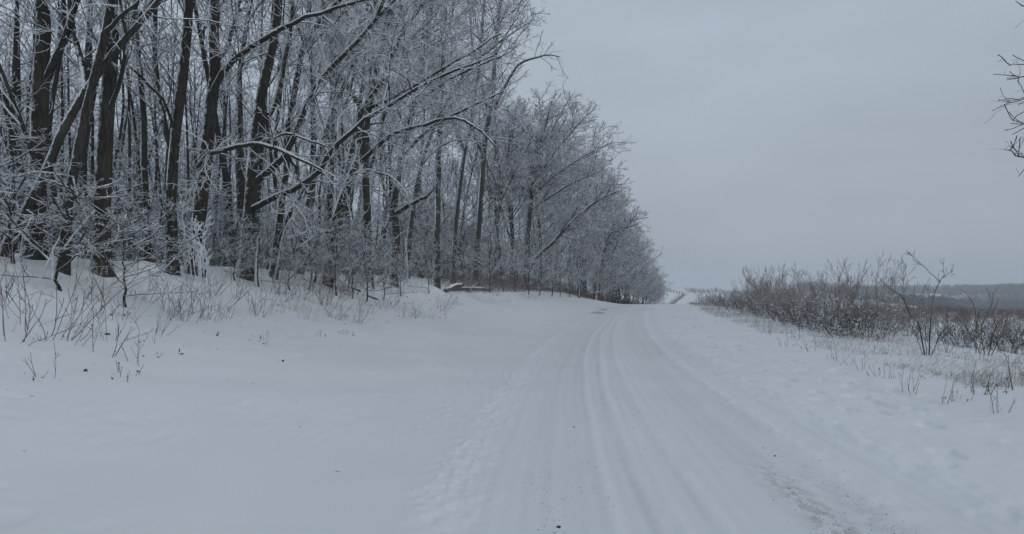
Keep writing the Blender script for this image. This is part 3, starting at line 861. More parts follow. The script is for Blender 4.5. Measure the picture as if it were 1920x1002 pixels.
# -------- roadside trees on the far bend, crowns leaning over the road
edge = [grown_tree('tree', 300 + i, h, r, .14, nl, sp, 'frosted roadside tree', twig_r=.017, lean=ln, bark='bark_rimed', l1=2.4, l2=4.4, l3=5., limb_ang=(30, 65), limb_len=(.32, .55), side=.5)
        for i, (h, r, nl, sp, ln) in enumerate([(15, .17, 20, 6.5, .06), (13, .15, 20, 6., .10), (11, .12, 18, 5., .08)])]
items = []
for k, px, Y, top in [(0, 940, 56, 195), (1, 1010, 72, 250), (0, 962, 64, 215), (0, 1040, 80, 275), (1, 1066, 85, 315), (2, 1086, 82, 400), (1, 1092, 96, 345), (2, 1110, 98, 420), (0, 1112, 108, 348), (1, 1136, 108, 372),
                      (2, 1140, 104, 450), (1, 1160, 118, 400), (2, 1168, 110, 462), (0, 1180, 126, 425), (2, 1190, 116, 500), (1, 1200, 134, 452), (2, 1208, 126, 500), (2, 1222, 142, 482), (2, 1215, 136, 520), (0, 1150, 124, 380), (0, 1040, 92, 225), (0, 1072, 96, 248), (0, 1095, 102, 282), (1, 1118, 108, 318), (1, 1138, 116, 362), (2, 1152, 118, 400), (2, 1172, 124, 418), (2, 1192, 132, 446), (2, 1205, 138, 470), (2, 1226, 146, 502), (1, 1084, 108, 330), (1, 1020, 78, 300), (1, 1000, 76, 330)]:
    X = spot(px, Y); z = gz(X, Y)
    hh = (15, 13, 11)[k] * 1.02
    s = (EYE + (HY - top) / FPX * Y - z) / hh
    o = put(edge[k], (X, Y, z), rng.normal() * .5, s, None, 'trees over the bend of the road')
    items.append((o, px, Y))
number_off(items, [(955, 'the tallest tree by the road'), (1020, 'the broad fan crowned tree'), (1080, 'the slanting snow lined stem'), (1140, 'the spreading tree on the bend'), (1215, 'the crest of the road')],
           'finely branched roadside tree, {n} going back near {lm}')
X, Y = spot(1244, 215), 215
o = put(edge[2], (X, Y, gz(X, Y)), 2.2, .62, 'small lone tree at the end of the wood, standing beside the far rail fence', 'trees over the bend of the road')

def evergreen(label, px, Y, height, seed):
    r = np.random.default_rng(seed)
    X = spot(px, Y); g = gz(X, Y)
    root = empty('evergreen', (X, Y, g), label, 'tree')
    tp, tr = resample([(0, 0, -.2), (.03, 0, height * .5), (0, 0, height)], [.1, .06, .015], 12, r)
    s = Soup(); s.tubes(tp[None], tr[None], 7); s.build('trunk', M['bark'], root, (0, 0, 0), True)
    P1, R1 = sprout(r, tp[None], tr[None], 20, .04, 1., (70, 105), (.3, .55), .25, 1.9, 6, .06, (0, 0, -.1), .5, .015)
    P2, R2 = sprout(r, P1, R1, 9, .1, 1., (35, 65), (.3, .6), .12, .6, 4, .1, (0, 0, -.15), .6, .02)
    P3, R3 = sprout(r, P2, R2, 16, .05, 1., (35, 65), (.3, .6), .05, .16, 3, .1, (0, 0, -.1), .9, .018)
    a = Soup(); a.tubes(P1, R1, 4); a.tubes(P2, R2, 3); a.tubes(P3, R3, 3)
    c = Soup(); snow_on(c, P2[::3], R2[::3] * 2.2, r, keep=.5)
    a.build2(c, 'crown', M['conifer'], M['cap'], root)
evergreen('small dark evergreen at the foot of the wood by the crest, the larger one', 1157, 93, 1.9, 5)
evergreen('small dark evergreen at the foot of the wood by the crest, the smaller one', 1175, 97, 1.5, 6)

# -------- the depth of the wood: nobody could count it
r = np.random.default_rng(9)
s_tr, s_tw = Soup(), Soup()
pts = []
for X, Y, px in forest_spots(680, 40, 95, 18, 190, .9, 6, -120, 1130, 60000) + forest_spots(130, 18, 45, 20, 150, 1.3, 8, -100, 1130, 9000):
    pts.append((X, Y))
pts = np.array(pts)
n = len(pts)
gzv = ground_z(pts[:, 0], pts[:, 1])
p = np.stack([pts[:, 0], pts[:, 1], gzv - .2], -1)
P = curve(r, p, norm(np.stack([r.normal(size=n) * .05, r.normal(size=n) * .05, np.ones(n)], -1)), r.uniform(9, 17, n), 7, .025, (0, 0, .05))
Rr = r.uniform(.035, .13, n)[:, None] * np.linspace(1, .25, 7)[None, :]
s_tr.tubes(P, Rr, 5)
P1, R1 = sprout(r, P, Rr, 2.0, .05, 1., (40, 85), (.08, .26), .8, 3.2, 5, .1, (0, 0, .15), .4, .018)
s_tr.tubes(P1, R1, 3)
s_tr.build('forest', M['bark_deep'], None, (0, 0, 0), True)
P2, R2 = sprout(r, P1, R1, 2.6, .1, 1., (35, 75), (.3, .6), .3, 1.2, 3, .18, (0, 0, .08), .6, .017)
P3, R3 = sprout(r, P2, R2, 1.8, .1, 1., (35, 75), (.3, .6), .15, .5, 3, .2, (0, 0, .08), .6, .015)
s_tw.tubes(P2, R2, 3); s_tw.tubes(P3, R3, 3)
fo = bpy.data.objects['forest']
tag(fo, 'dense mass of dark trunks deep in the frosted wood', 'wood', None, 'stuff')
s_tw.build('frosted_twigs', M['twig_far'], fo)

# -------- brush under the far roadside trees (a low brown-grey fringe)
def scatter_line(n, seed, fn):
    r = np.random.default_rng(seed)
    return [fn(r) for _ in range(n)]

# ------------------------------------------------------------------ ground and road
def build_ground():
    th = np.concatenate([np.linspace(-180, -62, 40)[:-1], np.linspace(-62, -40, 60)[:-1], np.linspace(-40, 40, 760), np.linspace(40, 62, 60)[1:], np.linspace(62, 180, 40)[1:-1]])
    rr = np.concatenate([[.3, .8], np.geomspace(1.4, 45, 560), np.geomspace(45, 1500, 230)[1:]])
    T, Rd = np.meshgrid(np.radians(th), rr)
    X, Y = np.sin(T) * Rd, np.cos(T) * Rd
    z, u = macro(X, Y)
    Z = z + relief(X, Y, u)
    nr, nt = X.shape
    V = np.stack([X, Y, Z], -1).reshape(-1, 3)
    idx = np.arange(nr * nt).reshape(nr, nt)
    a = idx[:-1]; b = idx[1:]
    q = np.stack([a, np.roll(a, -1, 1), np.roll(b, -1, 1), b], -1).reshape(-1, 4)
    uc = u.ravel()[q].mean(1); yc = V[q, 1].mean(1)
    on = (uc > -1.15) & (uc < 3.3) & (yc < 330)
    c0 = len(V)
    V = np.vstack([V, [[0, 0, gz(0, 0)]]])
    fan = np.stack([idx[0], np.full(nt, c0), np.full(nt, c0), np.roll(idx[0], -1)], -1)
    def part(name, mask, mat, extra=None):
        qq = q[mask]
        ids, inv = np.unique(qq, return_inverse=True)
        me = mesh_from(name, V[ids], inv.reshape(-1, 4), mat, True)
        o = link(name, me); o['kind'] = 'structure'
        return o, me, ids
    part('ground', ~on, M['snow'])
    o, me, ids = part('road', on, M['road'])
    x, y = V[ids, 0], V[ids, 1]
    uu = x - road_x(y)
    g = lambda c, w: np.exp(-0.5 * ((uu - c) / w) ** 2)
    uw = uu + .07 * fbm(y / 7.0, y * 0 + 1.7, 2, 19)
    gw = lambda c, w: np.exp(-0.5 * ((uw - c) / w) ** 2)
    wear_and_shade = .03 * smooth(-.7, -.2, uw) * smooth(3.4, 2.9, uw) * (.6 + .8 * vnoise(uw * 2.2, y / 5, 29))
    wear_and_shade += .06 * gw(.25, .26) + .09 * gw(2.08, .24)
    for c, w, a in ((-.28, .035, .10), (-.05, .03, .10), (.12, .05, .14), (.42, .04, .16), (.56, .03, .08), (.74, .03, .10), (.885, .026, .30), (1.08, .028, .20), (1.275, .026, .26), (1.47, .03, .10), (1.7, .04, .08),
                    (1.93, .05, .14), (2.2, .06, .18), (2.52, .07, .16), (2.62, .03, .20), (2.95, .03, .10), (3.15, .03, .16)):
        wear_and_shade += .62 * a * gw(c + .03 * np.sin(y / 3.1 + c * 9), w) * (.35 + 1.1 * vnoise(y / 1.9, uw * 0 + c * 37, 33))  # packed tyre lines, plus shade painted into the colour where they flank ridges
    wear_and_shade += .55 * g(2.12, .10) * smooth(7.6, 5.2, y) * smooth(.35, .6, vnoise(x * 22, y * 12, 13))
    wear_and_shade += .22 * g(2.42, .08) * smooth(7.0, 5.0, y) * smooth(.35, .6, vnoise(x * 20, y * 10, 15))
    # a bare streak on the far left lane
    wear_and_shade += 1.5 * np.exp(-0.5 * ((uu + .55) / .3) ** 2) * smooth(46, 49, y) * smooth(64, 58, y) * smooth(.5, .68, vnoise(x * 1.4, y * .45, 23))
    at = me.attributes.new('wear_and_shade', 'FLOAT', 'POINT')
    at.data.foreach_set('value', np.clip(wear_and_shade, 0, 1).astype(np.float32))
    # close the little hole under the camera
    me2 = mesh_from('ground_under', V[np.append(idx[0], c0)], np.stack([np.arange(nt), np.full(nt, nt), np.roll(np.arange(nt), -1)], -1)[:, [0, 2, 1]], M['road'], True)
    o2 = link('road_patch', me2); o2['kind'] = 'structure'
build_ground()

# grit on the wheel paths: loose and uncountable
def build_grit():
    r = np.random.default_rng(31)
    s = Soup()
    def stone(x, y, rad):
        z = gz(x, y)
        k = 6
        v = norm(r.normal(size=(k, 3))) * rad * np.array([1, 1, .6])
        base = np.array([[1, 0, 0], [0, 1, 0], [-1, 0, 0], [0, -1, 0], [0, 0, 1], [0, 0, -1.]]) * rad * r.uniform(.6, 1.2, (6, 1))
        v = base * np.array([1, 1, .7]) + np.array([x, y, z + rad * .3])
        t = [[0, 1, 4, 4], [1, 2, 4, 4], [2, 3, 4, 4], [3, 0, 4, 4]]
        s.add(v, np.array([[0, 1, 4, 3], [1, 2, 3, 4]]))
        s.add(v, np.array([[0, 3, 5, 1], [2, 1, 5, 3]]))
    for _ in range(300):
        Y = 4.2 + r.exponential(1.1)
        if Y > 8.5: continue
        stone(float(road_x(np.array(Y))) + 2.12 + r.normal() * .085, Y, r.uniform(.002, .0055))
    for _ in range(120):
        Y = 4.2 + r.exponential(1.0)
        stone(float(road_x(np.array(Y))) + 2.5 + r.normal() * .07, Y, r.uniform(.003, .006))
    for _ in range(90):
        Y = 4.2 + r.exponential(2.2)
        if Y > 14: continue
        stone(float(road_x(np.array(Y))) + .22 + r.normal() * .17, Y, r.uniform(.003, .007))
    for _ in range(60):
        Y = r.uniform(4.4, 12)
        stone(float(road_x(np.array(Y))) + r.uniform(-.6, 3.), Y, r.uniform(.003, .008))
    o = s.build('grit', M['grit'])
    tag(o, 'dark road grit scattered along the wheel paths', 'grit', None, 'stuff')
build_grit()

def lump(name, label, cat, px, py_Y, size, mat, seed):
    """an irregular clod or mound resting on the ground"""
    r = np.random.default_rng(seed)
    Y = py_Y; X = spot(px, Y); z = gz(X, Y)
    nu, nv = 20, 10
    U, Vv = np.meshgrid(np.linspace(0, 2 * np.pi, nu, endpoint=False), np.linspace(-.5, np.pi / 2, nv))
    x, y, zz = np.cos(U) * np.cos(Vv), np.sin(U) * np.cos(Vv), np.sin(Vv)
    d_ = 1 + .35 * fbm(x * 1.7 + seed, y * 1.7 + zz * 1.3, 3, seed)
    v = np.stack([x * d_ * size[0], y * d_ * size[1], zz * d_ * size[2]], -1).reshape(-1, 3)
    idx = np.arange(nu * nv).reshape(nv, nu)
    q = np.stack([idx[:-1], np.roll(idx[:-1], -1, 1), np.roll(idx[1:], -1, 1), idx[1:]], -1).reshape(-1, 4)
    o = link(name, mesh_from(name, v, q, M[mat], True), None, (X, Y, z))
    return tag(o, label, cat)

lump('mud_clod', 'small dark clod of mud on the packed snow, closest one to the camera', 'clod', 1047, 4.86, (.014, .02, .011), 'grit', 1)
lump('mud_clod', 'tiny dark clod lying between the wheel paths farther up the road', 'clod', 1076, 8.45, (.012, .014, .009), 'grit', 2)
lump('mud_clod', 'tiny dark clod beside the right hand gritty wheel path', 'clod', 1453, 6.95, (.012, .012, .009), 'grit', 3)
lump('snow_mound', 'rounded snow covered mound at the foot of the wood, beside the thin twisting stem', 'snow mound', 262, 15.0, (.34, .3, .2), 'snow', 4)
lump('rock', 'half buried dark stone poking out of the snow bank', 'rock', 196, hit(196, 629), (.07, .05, .035), 'rotten', 6)

# ------------------------------------------------------------------ fallen wood, stubs, fence
def pole_thing(name, label, cat, pts, r0, r1, mat, snow=True, seed=1, part='wood'):
    r = np.random.default_rng(seed)
    pts = np.array(pts)
    origin = pts[0].copy()
    root = empty(name, origin, label, cat)
    q, w = resample(pts, np.linspace(r0, r1, len(pts)), 14, r, r0 * .15)
    s = Soup(); s.tubes(q[None], w[None], 8)
    # blunt ends
    for e_, sgn in ((0, -1), (-1, 1)):
        d_ = norm(q[e_] - q[1 if e_ == 0 else -2]) * w[e_] * .25
        s.tubes(np.stack([q[e_], q[e_] + d_, q[e_] + d_ * 1.2])[None], np.array([[w[e_], w[e_] * .6, .002]]), 8)
    s.build(part, M[mat], root, origin, True)
    if snow:
        c = Soup(); snow_on(c, q[None], w[None], r, rise=.6, width=.9, keep=1); c.build('snow', M['cap'], root, origin, True)
    return root

YB = hit(683, 551)
def on_ground(px, Y, dz=0): X = spot(px, Y); return np.array([X, Y, gz(X, Y) + dz])
def on_bank(px, u, dz):
    Y = np.geomspace(15, 120, 3000)
    k = int(np.argmin(np.abs(spot(px, Y) - road_x(Y) - u)))
    return on_ground(px, float(Y[k]), dz)
pole_thing('fallen_log', 'long fallen log lying level with snow on top at the edge of the wood', 'log', [on_bank(848, -7.7, .13), on_bank(882, -7.7, .16), on_bank(918, -7.7, .12)], .10, .075, 'rotten', seed=3)
pole_thing('fallen_log', 'short thick fallen log tipped across the long one, heaped with snow', 'log', [on_bank(836, -7.5, .10), on_bank(852, -7.6, .30), on_bank(868, -7.7, .36)], .12, .10, 'rotten', seed=4)
pole_thing('fallen_branch', 'broken branch sticking up out of the fallen logs', 'branch', [on_bank(880, -7.6, .05), on_bank(888, -7.6, .35), on_bank(897, -7.6, .62)], .04, .025, 'rotten', seed=5)
pole_thing('fallen_branch', 'dark snapped branch lying flat on the snow bank, its left piece', 'branch', [on_ground(657, YB + 0.1, .04), on_ground(666, YB + 0.0, .05), on_ground(677, YB + 0.1, .03)], .035, .03, 'rotten', False, 6)
pole_thing('fallen_branch', 'dark snapped branch lying flat on the snow bank, its right piece', 'branch', [on_ground(688, YB + -0.1, .04), on_ground(698, YB + -0.2, .06), on_ground(709, YB + -0.1, .03)], .04, .03, 'rotten', False, 7)
sn = [p3(764, 516, 34), p3(763, 490, 34), p3(761, 465, 34), p3(760, 447, 34)]
sn[0][2] = gz(sn[0][0], 34) - .1
pole_thing('dead_sapling', 'pale barkless broken stem standing upright in the gap of the wood', 'dead stem', sn, .055, .035, 'stripped', False, 8)
for i, (pts, lab) in enumerate([([(478, 505), (481, 470), (484, 442)], 'pale snow plastered stub leaning against the knobbly tree'),
                                ([(600, 512), (612, 470), (622, 440)], 'pale snow plastered pole leaning beside the tree that leans toward the road'),
                                ([(512, 480), (534, 430), (565, 390)], 'slanting snow plastered pole crossing the clump of leaning stems'),
                                ([(60, 540), (90, 490), (112, 442)], 'long snow coated stick leaning up in front of the thicket'),
                                ([(97, 545), (98, 500), (99, 462)], 'upright snow coated stick in front of the slim forked trunk')]):
    Yd = (18.6, 22.8, 20.3)[i] if i < 3 else 10.8
    a = [p3(x, y, Yd) for x, y in pts]; a[0][2] = gz(a[0][0], Yd) - .1
    pole_thing('broken_stick', lab, 'stick', a, .03 if i < 3 else .014, .02 if i < 3 else .009, 'stripped', False, 20 + i)

def fence():
    Y0 = 262
    base = on_ground(1252, Y0)
    root = empty('rail_fence', base, 'low weathered rail fence across the far snow field beyond the dip', 'fence')
    xs = [1252, 1257.5, 1263, 1268.5, 1274, 1280]
    s_ = []
    for px in xs:
        g = on_ground(px, Y0)
        s = Soup(); s.tubes(np.array([[g + [0, 0, -.2], g + [0, 0, .6], g + [0, 0, 1.25]]]), np.array([[.09, .085, .08]]), 6)
        s.build('post', M['fence'], root, base, True); s_.append(g)
    for h in (.55, 1.05):
        s = Soup()
        for a, b in zip(s_[:-1], s_[1:]):
            s.tubes(np.array([[a + [0, -.09, h], (a + b) / 2 + [0, -.09, h - .03], b + [0, -.09, h]]]), np.full((1, 3), .06), 5)
        s.build('rail', M['fence'], root, base, True)
fence()

# ------------------------------------------------------------------ frosted upright shrub on the bank
fr = shrub('frosted_shrub', 51, 1.5, 11, 20, 'upright shrub thickly coated in white frost below the arching limb', 'shrub', 'hoar', .0085, l1=14., l2=14., stem_r=.012, curve_up=.35, base_r=.18,
           ang=(25, 55), l1len=(.12, .3), twig_mat='hoar')
Y = hit(372, 528); X = spot(372, Y)
place(fr, (X, Y, gz(X, Y)), .4, 1.2)

# ------------------------------------------------------------------ left bank: bare leaning shrubs and dry stalks
LB = [shrub('bare_shrub', 400 + i, h, max(4, int(n_ * .7)), fan_ + 6, 'bare shrub', 'shrub', 'stem', .0036, l1=4.4, l2=5., stem_r=.0052, curve_up=.2, base_r=.24, ang=(15, 45), lean=(.3, 0), leafy=lf, wig=.09)
      for i, (h, n_, fan_, lf) in enumerate([(1.15, 9, 30, 0), (.95, 14, 26, 3), (1.3, 12, 34, 0), (.75, 10, 28, 6)])]
items = []
for k, px, py, s in [(0, 42, 610, 1.0), (2, 92, 628, 1.15), (3, 225, 600, .9), (2, 311, 592, 1.05), (0, 322, 590, .9), (1, 350, 598, 1.0), (0, 366, 592, .95),
                    (2, 410, 578, 1.1), (0, 440, 560, 1.1), (1, 478, 588, .95), (3, 490, 588, .9), (2, 500, 545, 1.1), (1, 525, 545, 1.1), (0, 540, 560, .9), (1, 563, 559, 1.0),
                    (2, 585, 548, 1.1), (2, 600, 570, 1.1), (1, 612, 573, 1.1), (2, 632, 560, 1.2), (1, 645, 552, 1.2), (2, 655, 545, 1.2), (1, 672, 550, 1.1), (2, 690, 545, 1.0), (3, 620, 597, .75), (3, 632, 600, .7),
                    (3, 662, 605, .8), (3, 670, 607, .75), (2, 735, 557, .9), (1, 748, 552, .8), (3, 756, 597, .95), (3, 782, 597, .8), (3, 804, 597, .75), (1, 826, 582, .8), (1, 842, 560, .8), (2, 860, 545, .9), (1, 905, 545, .9),
                    (0, 12, 560, 1.0), (0, 20, 640, 1.2), (3, 120, 640, .9), (0, 205, 640, .9), (3, 290, 625, .8), (3, 385, 600, .9), (3, 540, 580, .9), (3, 575, 600, .7), (3, 715, 575, .9), (3, 690, 590, .7), (3, 850, 570, .9), (3, 880, 560, .9), (3, 930, 555, .9), (1, 960, 548, .9), (2, 715, 545, 1.0), (0, 765, 545, .9), (1, 795, 550, .9), (2, 885, 540, 1.0), (0, 925, 545, .9), (2, 975, 545, 1.0), (1, 1000, 548, .9), (2, 1035, 552, .9), (1, 730, 575, .8), (3, 270, 560, .9), (1, 395, 548, 1.0), (2, 700, 530, 1.0), (0, 780, 535, .9), (1, 815, 532, .9)]:
    Y = hit(px, py)
    X = spot(px, Y)
    o = put(LB[k], (X, Y, gz(X, Y)), rng.normal() * .8, s * rng.uniform(.7, 1.2), None, 'bare shrubs on the snow bank')
    items.append((o, px, Y))
number_off(items, LAND, 'bare leaning shrub, {n} going back below {lm}')

WD = [shrub('dry_weed', 450 + i, h, n_, fan_, 'dry weed', 'weed', 'weed', .0027, l1=l1 * .9, l2=4, stem_r=.0045, curve_up=-.05, base_r=.09, ang=(18, 45), leafy=lf, wig=.055)
      for i, (h, n_, fan_, lf, l1) in enumerate([(.55, 3, 26, 3, 5), (.36, 4, 38, 7, 4), (.85, 2, 20, 2, 3), (.24, 4, 50, 6, 3)])]
items = []
r = np.random.default_rng(14)
for i in range(100):
    Y = 7.2 + 24 * r.random() ** 1.4
    u = -(4.6 + 3.6 * r.random())
    X = float(road_x(np.array(Y))) + u
    px = CX + X / Y * FPX
    if px < -40 or px > 930: continue
    o = put(WD[int(r.choice([0, 1, 1, 3, 3]))], (X, Y, gz(X, Y)), r.random() * 6.28, r.uniform(.55, 1.3), None, 'dry weeds on the left bank')
    items.append((o, px, Y))
number_off(items, LAND, 'dry weed on the bank, {n} going back below {lm}')

# ------------------------------------------------------------------ right side: thicket, single shrubs, weeds
def traced_shrub(label, Y, strokes, seed, mat='shrub_dark', twig_r=.0072, l1=7, l2=5, K=12):
    r = np.random.default_rng(seed)
    bx = np.mean([s_[0][0][0] for s_ in strokes])
    X = spot(bx, Y); g = gz(X, Y)
    origin = np.array([X, Y, g])
    root = empty('bare_shrub', origin, label, 'shrub')
    PP, RR = [], []
    for pts, w0, w1 in strokes:
        a = np.array([p3(q[0], q[1], Y + (q[2] if len(q) > 2 else 0)) for q in pts])
        if pts[0][1] > 640: a[0, 2] = gz(a[0, 0], a[0, 1]) - .08
        q, w = resample(a, np.linspace(w0, w1 * .9, len(a)) * .48 / 2 / FPX * Y, K, r, .006)
        PP.append(q); RR.append(w)
        s = Soup(); s.tubes(q[None], w[None], 7); s.build('stem', M[mat], root, origin, True)
    PP, RR = np.array(PP), np.array(RR)
    P1, R1 = sprout(r, PP, RR, l1, .2, 1., (25, 60), (.16, .42), .2, .9, 6, .12, (0, 0, .12), .5, twig_r)
    P2, R2 = sprout(r, P1, R1, l2, .15, 1., (25, 60), (.3, .6), .06, .25, 3, .15, (0, 0, .1), .7, twig_r * .85)
    t = Soup(); t.tubes(P1, R1, 3); t.tubes(P2, R2, 3)
    t.build('foliage', M['shrub'], root, origin)
    return root

traced_shrub('tall open shrub of long dark arching stems standing alone on the right verge', 18.6, [
    ([(1735, 655), (1722, 610, -.2), (1706, 592, -.3), (1697, 566, -.4), (1688, 552, -.5), (1672, 544, -.6), (1650, 522, -.7)], 5.5, 1.8),
    ([(1741, 656), (1745, 605, .1), (1747, 575, .2), (1753, 548, .3), (1762, 528, .3), (1770, 518, .3), (1788, 508, .4)], 5, 1.8),
    ([(1762, 528, .3), (1740, 508, .2), (1722, 490, .1), (1705, 474, 0)], 2.6, 1.5),
    ([(1697, 566, -.3), (1693, 545, 0), (1697, 515, .2), (1697, 497, .3), (1690, 484, .4)], 2.8, 1.3),
    ([(1745, 652), (1762, 630, -.2), (1785, 605, -.4), (1796, 594, -.5)], 3.4, 1.5),
    ([(1738, 655), (1736, 620, .3), (1738, 590, .4), (1728, 555, .5), (1745, 520, .6)], 2.6, 1.2),
    ([(1732, 655), (1716, 625, .3), (1700, 612, .4), (1680, 600, .5)], 2.4, 1.2),
    ([(1770, 518, .3), (1769, 503, .3), (1769, 494, .3)], 1.6, 1.0)], 61)
traced_shrub('spreading dark shrub with twisted low branches, nearest the right frame edge', 20.5, [
    ([(1830, 645), (1830, 610, .2), (1826, 575, .3), (1816, 555, .3), (1800, 542, .4)], 3.4, 1.5), ([(1852, 645), (1868, 612, -.2), (1890, 590, -.3), (1900, 580, -.4)], 4, 1.6),
    ([(1846, 645), (1840, 615, .2), (1852, 590, .2), (1860, 570, .3), (1862, 548, .3)], 3.6, 1.5), ([(1856, 645), (1880, 625, 0), (1900, 612, 0), (1922, 606, .2)], 3.4, 1.5),
    ([(1842, 645), (1815, 620, 0), (1800, 602, .1), (1790, 592, .1)], 3.2, 1.5), ([(1868, 612, -.2), (1862, 590, -.2), (1874, 560, -.1)], 2.4, 1.2)], 62, l1=7, l2=5.)

TH = [shrub('thicket_shrub', 500 + i, h, n_, fan_, 'thicket shrub', 'shrub', m_, tr_, l1=5.5, l2=6., l3=0, stem_r=.0075, curve_up=.35, base_r=.4, ang=(14, 40), wig=.06, flecks=90)
      for i, (h, n_, fan_, m_, tr_) in enumerate([(2.3, 24, 42, 'shrub', .006), (1.8, 28, 48, 'shrub', .006), (2.9, 16, 30, 'shrub', .006), (1.2, 30, 54, 'shrub_dark', .0062), (3.5, 24, 40, 'shrub', .010)])]
SHL = [(1330, 'the far tip of the thicket'), (1430, 'the rounded tall shrub'), (1520, 'the middle of the thicket'), (1600, 'the near end of the thicket'), (1740, 'the tall open shrub'), (1860, 'the spreading dark shrub')]
X, Y = spot(1430, 57), 57
put(TH[4], (X, Y, gz(X, Y)), .3, 1.04, 'rounded tall shrub fanning up above the rest of the thicket', 'shrubs of the right thicket')
items = []
r = np.random.default_rng(15)
rows = [(2, 1612, 28, 1.0), (0, 1580, 28, .9), (2, 1640, 27, 1.05), (1, 1655, 29, 1.0), (0, 1545, 32, 1.0), (2, 1562, 31, .95), (1, 1520, 34, 1.05), (0, 1500, 36, 1.0), (2, 1490, 39, 1.1), (1, 1475, 41, 1.1),
        (0, 1465, 44, 1.0), (2, 1450, 48, 1.0), (1, 1440, 50, 1.1), (0, 1420, 53, .95), (1, 1408, 57, 1.1), (2, 1400, 61, .9), (0, 1392, 62, .9), (1, 1383, 66, 1.1), (0, 1372, 70, .9), (1, 1362, 74, 1.1), (1, 1352, 78, 1.05),
        (1, 1343, 82, 1.05), (1, 1335, 86, 1.0), (1, 1327, 90, .95), (3, 1318, 94, 1.2), (3, 1590, 26, 1.0), (3, 1555, 28.5, 1.0), (3, 1525, 31, 1.1), (3, 1495, 34, 1.0), (3, 1470, 38, 1.1), (3, 1445, 44, 1.1), (3, 1420, 49, 1.1),
        (3, 1398, 55, 1.1), (3, 1375, 62, 1.1), (3, 1352, 70, 1.2), (3, 1625, 25, .95), (0, 1690, 38, .8), (1, 1720, 36, .8), (1, 1770, 30, .8), (3, 1795, 26, 1.0), (3, 1825, 25, 1.0), (1, 1862, 27, .85), (3, 1880, 24, 1.0), (0, 1900, 29, .75),
        (1, 1935, 26, .9), (3, 1915, 23.5, .9), (1, 1800, 31, .75), (1, 1680, 44, .8), (1, 1645, 40, .9), (0, 1600, 38, 1.0), (0, 1540, 42, 1.1), (0, 1505, 47, 1.15), (0, 1472, 54, 1.2), (1, 1750, 42, .8), (1, 1820, 37, .8), (1, 1880, 36, .8),
        (3, 1700, 33, .9), (3, 1660, 31, .9), (3, 1740, 29, .8), (1, 1440, 66, 1.2), (1, 1410, 74, 1.2), (1, 1390, 82, 1.2), (1, 1365, 90, 1.2)]
for k, px, Y, s in rows:
    X = spot(px, Y)
    o = put(TH[k], (X, Y, gz(X, Y)), r.random() * 6.28, s * r.uniform(.75, 1.2), None, 'shrubs of the right thicket')
    items.append((o, px, Y, ['twiggy grey brown shrub', 'dense brown shrub', 'upright stemmed brown shrub', 'low dark tangled shrub', 'tall shrub'][k]))
number_off(items, SHL, '{kind}, {n} going back by {lm}')

# far brown hedge strip and skyline brush beyond the dip
items = []
for i in range(26):
    t = i / 25.0
    px = 1246 + 38 * t + r.normal() * .8; Y = 158 + 95 * t
    X = spot(px, Y)
    o = put(TH[int(r.choice([1, 3]))], (X, Y, gz(X, Y)), r.random() * 6.28, r.uniform(.7, 1.0), None, 'shrubs of the far roadside hedge')
    items.append((o, 1246, Y))
number_off(items, [(1246, 'the dip')], 'brown shrub in the far field hedge, {n} going back from {lm}')
items = []
for i in range(24):
    px = 1292 + 4.6 * i + r.normal(); Y = 285 + r.normal() * 12
    X = spot(px, Y)
    o = put(TH[int(r.choice([0, 1]))], (X, Y, gz(X, Y)), r.random() * 6.28, r.uniform(.8, 1.4), None, 'brush on the far skyline')
    items.append((o, 1300, px))
number_off(items, [(1300, 'the far rail fence')], 'brown bush on the far skyline, {n} along from {lm}')

# verge weeds on the right
RV = [(1900, 'the spreading dark shrub'), (1740, 'the tall open shrub'), (1600, 'the near end of the thicket'), (1500, 'the middle of the thicket'), (1420, 'the rounded tall shrub'), (1330, 'the far tip of the thicket')]
items = []
for k, px, Y, s in [(0, 1700, 11.4, 1.0), (0, 1712, 11.2, .8), (2, 1758, 10.3, 1.0), (1, 1800, 10.5, 1.0), (1, 1790, 10.6, .9), (2, 1872, 9.4, .95), (0, 1880, 9.4, .7), (2, 1860, 9.5, .5), (0, 1650, 13.2, .8), (1, 1668, 13.0, .8),
                    (1, 1640, 13.4, 1.0), (2, 1676, 13.0, .7), (0, 1617, 14.6, 1.0), (1, 1590, 15.4, .9), (0, 1575, 16.2, .8), (1, 1555, 17.0, 1.0), (0, 1522, 18.6, .9), (1, 1508, 19.6, .8), (0, 1470, 21.0, 1.0), (1, 1478, 20.6, .9)]:
    X = spot(px, Y)
    o = put(WD[k], (X, Y, gz(X, Y)), r.random() * 6.28, s, None, 'dry weeds on the right verge')
    items.append((o, px, Y))
for i in range(150):
    Y = 11 + 78 * r.random() ** 1.6
    u = 6.6 + 4.4 * r.random()
    X = float(road_x(np.array(Y))) + u
    px = CX + X / Y * FPX
    if px > 1960: continue
    o = put(WD[int(r.choice([0, 1, 1, 2, 3]))], (X, Y, gz(X, Y)), r.random() * 6.28, r.uniform(.7, 1.5), None, 'dry weeds on the right verge')
    items.append((o, px, Y))
number_off(items, RV, 'dry weed on the verge, {n} going back before {lm}')

